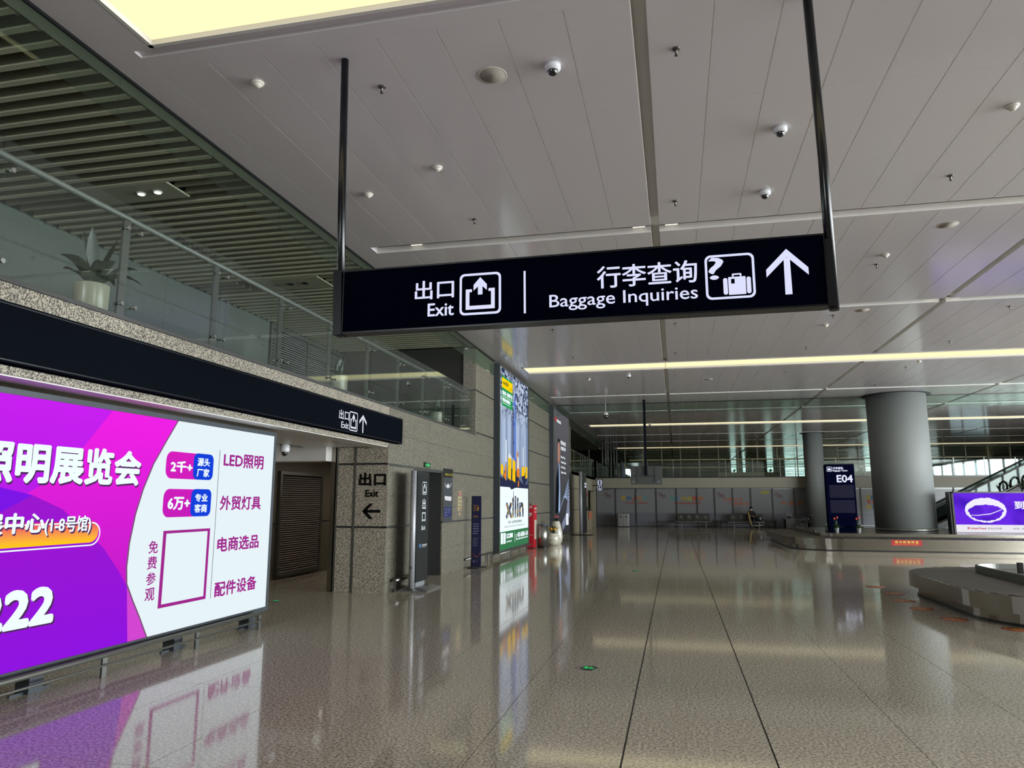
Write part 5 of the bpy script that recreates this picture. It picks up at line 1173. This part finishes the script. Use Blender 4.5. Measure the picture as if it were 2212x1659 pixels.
# ------------------------------------------------------------------ far end: seats, bins, desk, person
SEAT = mat('seat_charcoal', '#3a3833', .5)
def seat_row(x0, n, y, label, wide=.49):
    t = thing('seat_row', (x0+n*wide/2, y, 0), label, 'seating')
    q = MB(); q.box(x0-.1, x0+n*wide+.1, y-.03, y+.03, .30, .36); q.build('beam', STEELD, t)
    for xx in (x0+.25, x0+n*wide-.25): q = MB(); q.box(xx-.03, xx+.03, y-.03, y+.03, 0, .3); q.box(xx-.03, xx+.03, y-.28, y+.28, 0, .03); q.build('leg', STEELD, t)
    Pp_ = PY(y+.20)
    for k in range(n):
        a = x0+k*wide
        q = MB(); q.bbox(a+.02, a+wide-.02, y-.26, y+.22, .37, .42, .02); q.build('seat', SEAT, t)
        q = MB(); q.add([(a+.02, y+.20, .42), (a+wide-.02, y+.20, .42), (a+wide-.02, y+.28, .83), (a+.02, y+.28, .83), (a+.02, y+.24, .42), (a+wide-.02, y+.24, .42), (a+wide-.02, y+.32, .83), (a+.02, y+.32, .83)], [(0,1,2,3),(7,6,5,4),(1,0,4,5),(2,1,5,6),(3,2,6,7),(0,3,7,4)]); b_ = q.build('backrest', SEAT, t)
        Pq_ = Plane((0, y+.235, .6), (1, 0, 0), (0, .19, .98), (0, -1, .19)); c_ = a+wide/2
        q = MB(); q.flat(Pq_, circ(c_-.03, .11, .016, 8), .004); q.flat(Pq_, [(c_-.045, .09), (c_-.02, .09), (c_-.01, .03), (c_+.06, -.03), (c_+.05, -.045), (c_-.03, .015)], .004); q.ring(Pq_, circ(c_-.01, -.0, .05, 12), circ(c_-.01, -.0, .036, 12), .004); q.build('wheelchair_symbol', mat('seat_symbol', '#a8a498', .5), b_)
seat_row(.05, 4, 46.2, 'row of four dark seats with wheelchair symbols in front of NINGBO lettering')
seat_row(3.14, 4, 46.2, 'row of dark seats where the masked person sits')
for k, (xa, xb) in enumerate(((-.54, -.09), (2.12, 2.53), (2.60, 2.98), (5.25, 5.80))):
    t = thing('side_table', ((xa+xb)/2, 46.2, 0), ('low metal side table left of the four seats', 'low metal side table right of the four seats, left one of two', 'low metal side table left of the person\'s seats, right one of two', 'low metal side table right of the person\'s seats')[k], 'table')
    q = MB(); q.box(xa, xb, 46.0, 46.45, .41, .44); q.build('top', SEAT, t)
    q = MB()
    for xx in (xa+.01, xb-.03): q.box(xx, xx+.02, 46.0, 46.45, .0, .41)
    q.build('leg', SEAT, t)
rb = thing('recycling_bin', (-3.22, 46.2, 0), 'double stainless recycling bin against the far wall under ENJOY', 'bin')
q = MB(); q.bbox(-3.56, -2.88, 45.95, 46.4, .03, .80, .015); q.build('body', mat('bin_steel', '#9a9a98', .28, metal=.85), rb)
q = MB(); q.box(-3.54, -2.9, 45.97, 46.38, 0, .03); q.build('plinth', BLK, rb)
for xx in (-3.38, -3.05): q = MB(); q.tube([(xx, 45.955, .62), (xx, 45.94, .62)], .05, 14); q.build('opening', BLK, rb)
q = MB(); q.box(-3.225, -3.215, 45.945, 45.955, .05, .78); q.build('door_gap', BLK, rb)

ds = thing('service_desk', (6.75, 45.2, 0), 'low grey service desk near the far wall left of the thin column', 'desk')
q = MB(); q.box(6.14, 6.20, 45, 45.6, 0, .55); q.box(7.38, 7.44, 45, 45.6, 0, .55); q.box(6.14, 7.44, 45.0, 45.05, .05, .55); q.build('panel', mat('desk_grey', '#4a4a48', .5), ds)
q = MB(); q.box(6.12, 7.46, 44.95, 45.65, .55, .60); q.build('top', mat('desk_top', '#5c5b57', .4), ds)
t = thing('monitor', (6.43, 45.3, .6), 'grey square monitor standing on the far service desk', 'monitor')
q = MB(); q.bbox(6.27, 6.60, 45.28, 45.32, .66, .89, .008); q.build('screen', mat('mon_grey', '#5e6062', .4), t)
q = MB(); q.box(6.40, 6.47, 45.29, 45.31, .6, .67); q.box(6.35, 6.52, 45.22, 45.38, .6, .61); q.build('stand', BLK, t)
for i, (x, wd, hh, lb) in enumerate(((6.42, .26, .14, 'dark bag lying on the service desk under the monitor'), (6.78, .16, .12, 'small dark bag in the middle of the service desk'), (7.05, .24, .16, 'dark folded bag at the right end of the service desk'))):
    t = thing('bag', (x, 45.1, .6), lb, 'bag')
    q = MB(); q.bbox(x-wd/2, x+wd/2, 45.0, 45.22, .60, .60+hh*.8, .035); q.build('body', BLK, t)
    q = MB(); q.tube([(x-wd*.25, 45.08, .60+hh*.75), (x-wd*.12, 45.08, .60+hh*1.1), (x+wd*.12, 45.08, .60+hh*1.1), (x+wd*.25, 45.08, .60+hh*.75)], .009, 6); q.build('handle', BLK, t)
t = thing('office_chair', (7.2, 44.6, 0), 'black swivel chair in front of the service desk', 'chair')
q = MB(); q.lathe((7.2, 44.6, .38), [(.20, 0), (.23, .03), (.22, .08), (.16, .09)], 16); q.build('seat', BLK, t)
q = MB(); q.tube([(7.2, 44.6, .08), (7.2, 44.6, .38)], .025, 8)
for k in range(5): a = 2*PI*k/5; q.tube([(7.2, 44.6, .09), (7.2+.25*math.cos(a), 44.6+.25*math.sin(a), .04)], .018, 6); q.lathe((7.2+.25*math.cos(a), 44.6+.25*math.sin(a), 0), [(.02, 0), (.025, .03), (.02, .05)], 8)
q.build('star_base', BLK, t)
q = MB(); q.bbox(7.04, 7.36, 44.40, 44.45, .50, .68, .02); q.build('backrest', BLK, t)
t = thing('camera_tripod', (7.48, 44.6, 0), 'dark tripod stand with a black head beside the thin column', 'stand')
q = MB(); q.tube([(7.48, 44.6, .1), (7.48, 44.6, .72)], .022, 8)
for k in range(3): a = 2*PI*k/3+.5; q.tube([(7.48, 44.6, .3), (7.48+.16*math.cos(a), 44.6+.16*math.sin(a), .005)], .013, 6)
q.build('leg_set', BLK, t)
q = MB(); q.bbox(7.38, 7.60, 44.5, 44.7, .70, .86, .04); q.build('head', BLK, t)
t = thing('wheelchair', (6.75, 44.6, 0), 'folded dark wheelchair parked before the service desk', 'wheelchair')
for yy in (44.45, 44.75):
    q = MB(); pts = [(6.75+.15*math.cos(a), yy, .155+.15*math.sin(a)) for a in [2*PI*k/20 for k in range(21)]]; q.tube(pts, .012, 6); q.build('wheel', BLK, t)
q = MB(); q.tube([(6.72, 44.45, .155), (6.72, 44.75, .155)], .01, 6); q.tube([(6.90, 44.5, .42), (6.90, 44.5, .02)], .012, 6); q.tube([(6.90, 44.7, .42), (6.90, 44.7, .02)], .012, 6); q.box(6.62, 6.9, 44.48, 44.72, .27, .30); q.build('frame', DKGREY, t)

# luggage trolley
lt = thing('luggage_trolley', (4.5, 45.3, 0), 'empty luggage trolley with a tall yellow handle frame beside the seated person', 'trolley')
YEL = mat('trolley_yellow', '#b0975a', .4); WT = mat('trolley_pale', '#a8a697', .4)
q = MB()
for yy in (45.1, 45.5): q.tube([(4.33, yy, .12), (4.22, yy, .55), (4.16, yy, .95)], .022, 8)
q.tube([(4.16, 45.1, .95), (4.16, 45.5, .95)], .025, 8); q.tube([(4.22, 45.1, .55), (4.22, 45.5, .55)], .015, 6); q.build('handle_frame', YEL, lt)
q = MB()
for yy in (45.1, 45.3, 45.5): q.tube([(4.28, yy, .14), (4.95, yy, .20)], .018, 8)
q.tube([(4.95, 45.1, .2), (4.95, 45.5, .2)], .018, 8); q.build('deck', WT, lt)
for x, yy in ((4.3, 45.1), (4.3, 45.5), (4.82, 45.3)): q = MB(); q.tube([(x, yy-.015, .055), (x, yy+.015, .055)], .055, 14); q.build('wheel', BLK, lt)

# seated person
def skin_mesh(pts, edges, rad, sub=2):
    me = bpy.data.meshes.new('body'); me.from_pydata(pts, edges, []); o = bpy.data.objects.new('body', me); col.objects.link(o)
    m = o.modifiers.new('skin', 'SKIN'); 
    for i, v in enumerate(me.skin_vertices[0].data): v.radius = rad[i] if isinstance(rad[i], tuple) else (rad[i], rad[i]); v.use_root = (i == 0)
    s_ = o.modifiers.new('sub', 'SUBSURF'); s_.levels = sub; s_.render_levels = sub
    dg = bpy.context.evaluated_depsgraph_get(); r = bpy.data.meshes.new_from_object(o.evaluated_get(dg)); bpy.data.objects.remove(o); return r
pe = thing('person', (4.40, 46.1, 0), 'person in black clothes with white face mask seated looking down at a phone', 'person')
px_, py_ = 4.40, 46.15
V = [(0,0,.58),(0,.02,.68),(0,0,.83),(0,-.01,.96),(0,-.03,1.03),(0,-.04,1.13),(0,-.045,1.22),      # pelvis..head
     (-.17,0,.93),(-.24,-.04,.70),(-.15,-.26,.66),(-.08,-.33,.68),
     (.17,0,.93),(.24,-.04,.70),(.15,-.26,.66),(.08,-.33,.68),
     (-.10,-.08,.54),(-.12,-.45,.50),(-.11,-.47,.09),(-.11,-.60,.04),
     (.10,-.08,.54),(.12,-.45,.50),(.12,-.47,.09),(.12,-.60,.04)]
E_ = [(0,1),(1,2),(2,3),(3,4),(4,5),(5,6),(3,7),(7,8),(8,9),(9,10),(3,11),(11,12),(12,13),(13,14),(0,15),(15,16),(16,17),(17,18),(0,19),(19,20),(20,21),(21,22)]
Rd = [.15,(.15,.11),(.17,.12),(.13,.09),.055,.085,.075,.07,.05,.04,.032,.07,.05,.04,.032,.10,.07,.05,.04,.10,.07,.05,.04]
for sgn, base in ((-1, 10), (1, 14)):               # five fingers each
    bx, by, bz = V[base]
    for f in range(4):
        i0 = len(V); V.append((bx-sgn*.01, by-.03-.006*f, bz+.035-.018*f)); V.append((bx-sgn*.035, by-.05, bz+.045-.018*f)); E_ += [(base, i0), (i0, i0+1)]; Rd += [.009, .007]
    i0 = len(V); V.append((bx+sgn*(-.02), by-.02, bz+.05)); V.append((bx-sgn*.04, by-.03, bz+.075)); E_ += [(base, i0), (i0, i0+1)]; Rd += [.010, .008]
V = [(px_+x, py_+y, z) for x, y, z in V]
bm_ = skin_mesh(V, E_, Rd)
CL = mat('black_clothes', '#121214', .8); SK = mat('skin_tone', '#a87c66', .5); JN = mat('grey_trousers', '#2c2e33', .8)
for m_ in (CL, SK, JN): bm_.materials.append(m_)
for p in bm_.polygons:
    c = p.center; z = c.z; hand = (c.y < py_-.275 and .60 < z < .85 and abs(c.x-px_) < .2)
    p.material_index = 1 if (z > 1.0 or hand) else (2 if z < .52 and c.y < py_-.06 else 0); p.use_smooth = True
for v in bm_.vertices: v.co -= Vector((4.40, 46.1, 0))
link(bm_, 'body', pe, (4.40, 46.1, 0))
hx, hy, hz = px_, py_-.045, 1.15
q = MB(); q.lathe((hx, hy+.015, 1.10), [(.085, .0), (.098, .05), (.095, .11), (.07, .155), (.02, .175)], 16); hair = q.build('hair', mat('hair_black', '#0b0a0a', .6), pe)
q = MB(); q.lathe((hx, hy-.035, 1.055), [(.02, 0), (.06, .01), (.066, .04), (.055, .07)], 14); q.build('face_mask', mat('mask_white', '#b9bcc0', .6), pe)
q = MB()
for sx_ in (-.03, .03): q.lathe((hx+sx_, hy-.088, 1.148), [(.004, -.006), (.01, 0), (.004, .006)], 8)
q.build('eyes', BLK, pe)
q = MB()
for sx_ in (-.092, .092): q.lathe((hx+sx_, hy, 1.11), [(.008, -.02), (.018, 0), (.008, .025)], 8)
q.build('ears', SK, pe)
t = thing('phone', (px_, py_-.39, .72), 'dark phone held in both hands by the seated person', 'phone')
q = MB(); q.bbox(px_-.037, px_+.037, py_-.40, py_-.39, .69, .78, .003); q.build('body', BLK, t)
t = thing('backpack', (4.75, 46.1, .43), 'dark rounded backpack on the seat beside the person', 'bag')
q = MB(); q.bbox(4.66, 4.95, 45.98, 46.25, .425, .68, .08); q.build('body', BLK, t)
q = MB(); q.tube([(4.72, 45.97, .66), (4.74, 45.95, .74), (4.82, 45.95, .74), (4.84, 45.97, .66)], .012, 6); q.build('strap', BLK, t)

# restroom signs, second totem, orange poster counter
rs = thing('restroom_sign', (-4.55, 45.0, 2.19), 'black lit restroom sign with white people and wheelchair symbols', 'sign')
q = MB(); q.bbox(-4.74, -4.37, 45.02, 45.14, 2.19, 2.90, .01); q.build('housing', BLK, rs)
q = MB(); q.box(-5.0, -4.74, 45.06, 45.10, 2.5, 2.56); q.build('arm', BLK, rs)
Pr = PY(45.02); q = MB()
for v0 in (2.57, 2.23): q.ring(Pr, rrect(-4.69, v0, -4.42, v0+.29, .04), rrect(-4.67, v0+.02, -4.44, v0+.27, .03), .004)
for u in (-4.62, -4.49): q.flat(Pr, circ(u, 2.80, .018, 8), .004); q.rect(Pr, u-.022, 2.68, u+.022, 2.775, .004); q.rect(Pr, u-.012, 2.61, u+.012, 2.68, .004)
q.flat(Pr, circ(-4.57, 2.46, .018, 8), .004); q.flat(Pr, [(-4.585, 2.44), (-4.56, 2.44), (-4.55, 2.37), (-4.49, 2.30), (-4.505, 2.285), (-4.575, 2.35)], .004); q.ring(Pr, circ(-4.56, 2.32, .055, 12), circ(-4.56, 2.32, .04, 12), .004); q.build('symbols', emat('restroom_white', '#dfe6ff', 1.0), rs)
st = thing('sign_totem', (-4.32, 34.7, 0), 'distant totem with silver post and dark panel past the dark lightbox', 'sign')
q = MB(); q.add([(-4.82, 34.3, 0), (-3.87, 34.3, 0), (-3.87, 35.1, 0), (-4.82, 35.1, 0), (-4.82, 34.3, .02), (-3.87, 34.3, .02), (-3.87, 35.1, .02), (-4.82, 35.1, .02)], [(0,3,2,1),(4,5,6,7),(0,1,5,4),(1,2,6,5),(2,3,7,6),(3,0,4,7)]); q.build('base_plate', BLK, st)
q = MB(); q.tube([(-4.42, 34.6, .02), (-4.42, 34.6, 2.97)], .075, 18); q.build('front_post', MATS['post_silver'], st)
q = MB(); q.box(-4.50, -4.33, 34.65, 36.2, .05, 2.95); q.build('panel', MATS['totem_black'], st)
Px2 = PX(-4.329); q = MB(); q.rect(Px2, 35.3, 2.2, 36.15, 2.5, .002); q.build('screen', DKGREY, st)
q = MB(); q.text(Px2, '登机', 35.4, 2.38, 36.1, 2.47, .004, .01); q.text(Px2, '到达', 35.4, 2.24, 36.1, 2.33, .004, .01); q.build('lettering', emat('totem_lit', '#d8e0f0', .9), st)
ct = thing('counter', (-4.85, 40.2, 0), 'pale wall counter with an orange notice in front of the restroom passage', 'counter')
q = MB(); q.bbox(-5.005, -4.72, 39.3, 42.0, 0, 1.02, .02); q.build('body', PALE, ct)
q = MB(); q.box(-5.005, -4.69, 39.25, 42.05, 1.02, 1.06); q.build('top', mat('counter_top', '#6d675a', .3), ct)
q = MB(); q.box(-4.688, -4.675, 40.0, 41.5, .60, 1.0); tag(q.build('orange_notice', mat('orange_notice', '#c77a58', .5)), 'orange notice stuck on the front of the pale wall counter', 'notice')
t = thing('potted_plant', (-4.85, 40.4, 1.06), 'small dark potted plant standing on the pale wall counter', 'plant')
q = MB(); q.lathe((-4.85, 40.4, 1.06), [(.06, 0), (.08, .14), (.085, .14)], 12); q.build('pot', BLK, t)
q = MB(); leafy(q, (-4.85, 40.4, 1.19), 10, .18, .07, 8, .6, 1.0); q.build('foliage', LEAFD, t)
t = thing('fire_alarm', (XW+.02, 41.9, 1.9), 'small red fire alarm point on the pale far wall', 'alarm')
q = MB(); q.bbox(XW+.001, XW+.04, 41.8, 42.0, 1.85, 2.0, .01); q.build('case', RED, t); q = MB(); q.rect(PX(XW+.041), 41.85, 1.89, 41.95, 1.96, .001); q.build('glass_front', WHITE, t)
# vertical dark tube cluster at the gallery corner
t = thing('tube_screen', (-4.2, 49.0, 3.05), 'cluster of tall dark vertical tubes at the far gallery corner', 'screen')
for k in range(6): q = MB(); q.tube([(-4.75+.22*k*.8, 49.0+.2*k, 3.03), (-4.75+.22*k*.8, 49.0+.2*k, 5.58)], .045, 10); q.build('tube', mat('tube_grey', '#6a6d68', .35, metal=.3), t)

# upstairs planters with slatted fronts, plants, lit advert
def planter(x0, x1, y, label, plants):
    t = thing('slatted_planter', ((x0+x1)/2, y, 3.03), label, 'planter')
    q = MB(); q.box(x0, x1, y, y+.35, 3.03, 3.38); q.build('trough', mat('trough_dark', '#2a2a22', .7), t)
    q = MB(); q.box(0, .045, -.03, 0, 0, .36); sl = q.mesh('slat', mat('slat_gold', '#8f8660', .4)); x = x0
    while x < x1-.04: link(sl, 'slat', t, (x, y-.001, 3.03)); x += .1
    for k, (px, hgt, kind) in enumerate(plants):
        p = thing('trough_plant', (px, y+.17, 3.40), kind, 'plant')
        q = MB()
        if hgt > .6: q.tube([(px, y+.17, 3.40), (px+.05, y+.17, 3.38+hgt*.5), (px, y+.17, 3.38+hgt*.9)], .02, 6); q.build('stem', mat('bark', '#4a4434', .7), p); q = MB()
        if hgt > .6:
            for j in range(4): leafy(q, (px+.06*math.sin(j*2), y+.17, 3.38+hgt*(.45+.16*j)), 7, .24, .09, 31+k+j, .8, .8)
        else: leafy(q, (px, y+.17, 3.41), 11, .26, .08, 40+k, .5, .9)
        q.build('foliage', LEAF, p)
planter(2.70, 6.55, 48.0, 'long slatted planter on the far upper floor edge left of the thin column', [(2.95, .2, 'low green plant at the left end of the long slatted planter'), (3.25, 1.15, 'tall green plant rising from the long slatted planter'), (3.7, .2, 'low green plant beside the tall one in the long planter'), (4.1, .25, 'low green plant in the middle of the long planter'), (4.65, 1.1, 'dark spiky tall plant in the long slatted planter'), (5.2, .25, 'low bushy plant right of the spiky one'), (5.9, .3, 'low green plant near the right end of the long planter')])
planter(10.6, 11.85, 48.0, 'short slatted planter upstairs between E04 display and fat column', [(10.75, .3, 'grassy plant at the left of the short slatted planter'), (11.2, .3, 'yellow green plant in the short slatted planter')])
ad = thing('lit_advert', (21.1, 58.5, 3.1), 'white lit advert panel upstairs right of the fat column', 'lightbox')
q = MB(); q.add([(19.8, 58.4, 3.05), (22.4, 58.4, 3.05), (22.4, 58.4, 4.60), (19.8, 58.4, 4.24), (19.8, 58.6, 3.05), (22.4, 58.6, 3.05), (22.4, 58.6, 4.60), (19.8, 58.6, 4.24)], [(0,1,2,3),(7,6,5,4),(1,0,4,5),(2,1,5,6),(3,2,6,7),(0,3,7,4)]); q.build('housing', STEELD, ad)
Pd = Plane((-.0, 58.399, 1.6*(1-1.145)), (1.145, 0, 0), (0, 0, 1.145), (0, -1, 0)); q = MB(); q.flat(Pd, [(17.35, 2.9), (19.5, 2.9), (19.5, 4.17), (17.35, 3.86)], .002); q.build('face', emat('advert_white', '#d4ecfb', 1.1), ad)
q = MB(); q.text(Pd, 'ENJOY', 17.8, 3.06, 19.0, 3.22, .004); q.build('lettering', emat('advert_blue', '#5a86a8', .8), ad)
q = MB(); q.text(Pd, '宁波机场', 19.15, 3.80, 19.42, 3.85, .004); q.text(Pd, '欢迎您', 19.2, 3.68, 19.42, 3.74, .004)
for k in range(5): a = PI*1.0+PI*.5*k/4; q.flat(Pd, [(17.65+.1*math.cos(a), 3.72+.1*math.sin(a)), (17.65+.28*math.cos(a), 3.72+.28*math.sin(a)), (17.65+.28*math.cos(a+.12), 3.72+.28*math.sin(a+.12)), (17.65+.1*math.cos(a+.2), 3.72+.1*math.sin(a+.2))], .004)
q.build('sunray_logo', emat('advert_dark', '#4a4a6a', .8), ad)

# escalator at the right
es = thing('escalator', (16, 39, 0), 'dark escalator with glass sides rising to the right behind the purple screen', 'escalator')
def incl(q, xa, za, xb, zb, y0, y1, h):
    q.add([(xa, y0, za), (xb, y0, zb), (xb, y1, zb), (xa, y1, za), (xa, y0, za+h), (xb, y0, zb+h), (xb, y1, zb+h), (xa, y1, za+h)], [(0,3,2,1),(4,5,6,7),(0,1,5,4),(1,2,6,5),(2,3,7,6),(3,0,4,7)])
q = MB(); incl(q, 11.6, -.2+.2, 17.2, 3.0-.2, 38.0, 39.4, .32); q.build('truss', mat('truss_dark', '#2b2c2a', .4), es)
q = MB()
for k in range(18): q.box(12.0+k*.29, 12.29+k*.29, 38.2, 39.2, .32+k*.148, .46+k*.148)
q.build('steps', STEELD, es, kind='stuff')
for yy in (38.05, 39.3):
    q = MB(); incl(q, 11.7, .35, 17.2, 3.2, yy, yy+.02, .75); q.build('glass_side', GLASSD, es)
    q = MB(); q.tube([(11.5, yy, 1.0), (11.7, yy, 1.15), (17.2, yy, 4.0), (18.0, yy, 4.05)], .045, 10); q.build('handrail', BLK, es)
    q = MB(); q.tube([(11.6, yy-.03, .36), (17.2, yy-.03, 3.22)], .03, 6); q.build('skirt_trim', STEEL, es)
dec = thing('ring_decoration', (17.0, 36.8, 0), 'dark and gold ring shaped art piece with palm leaves above the purple screen', 'artwork')
rd = random.Random(11)
for k in range(7):
    x, z, r_ = 15.4+.5*k, 2.25+.12*(k % 3)+.1*k*.4, .28+.05*(k % 2)
    q = MB(); pts = [(x+r_*.6*math.cos(a), 36.8+.1*math.sin(a), z+r_*math.sin(a)) for a in [2*PI*j/20 for j in range(21)]]; q.tube(pts, .05, 7); q.build('ring', mat('ring_gold', '#8f7c2a', .3, metal=.6) if k % 2 else mat('ring_dark', '#15180f', .3), dec)
q = MB()
for k in range(8): leafy(q, (15.2+.5*k, 36.9, 2.1+.05*k), 7, .5, .07, 70+k, .6, 1.0)
q.build('palm_leaves', LEAFD, dec)
q = MB()
for k in range(8): q.box(15.2+.5*k-.02, 15.2+.5*k+.02, 36.86, 36.94, 0, 2.2+.04*k)
q.box(15.0, 19.0, 36.7, 37.1, 0, .3); q.build('support', mat('truss_dark', '#2b2c2a', .4), dec)
bpy.context.view_layer.update()
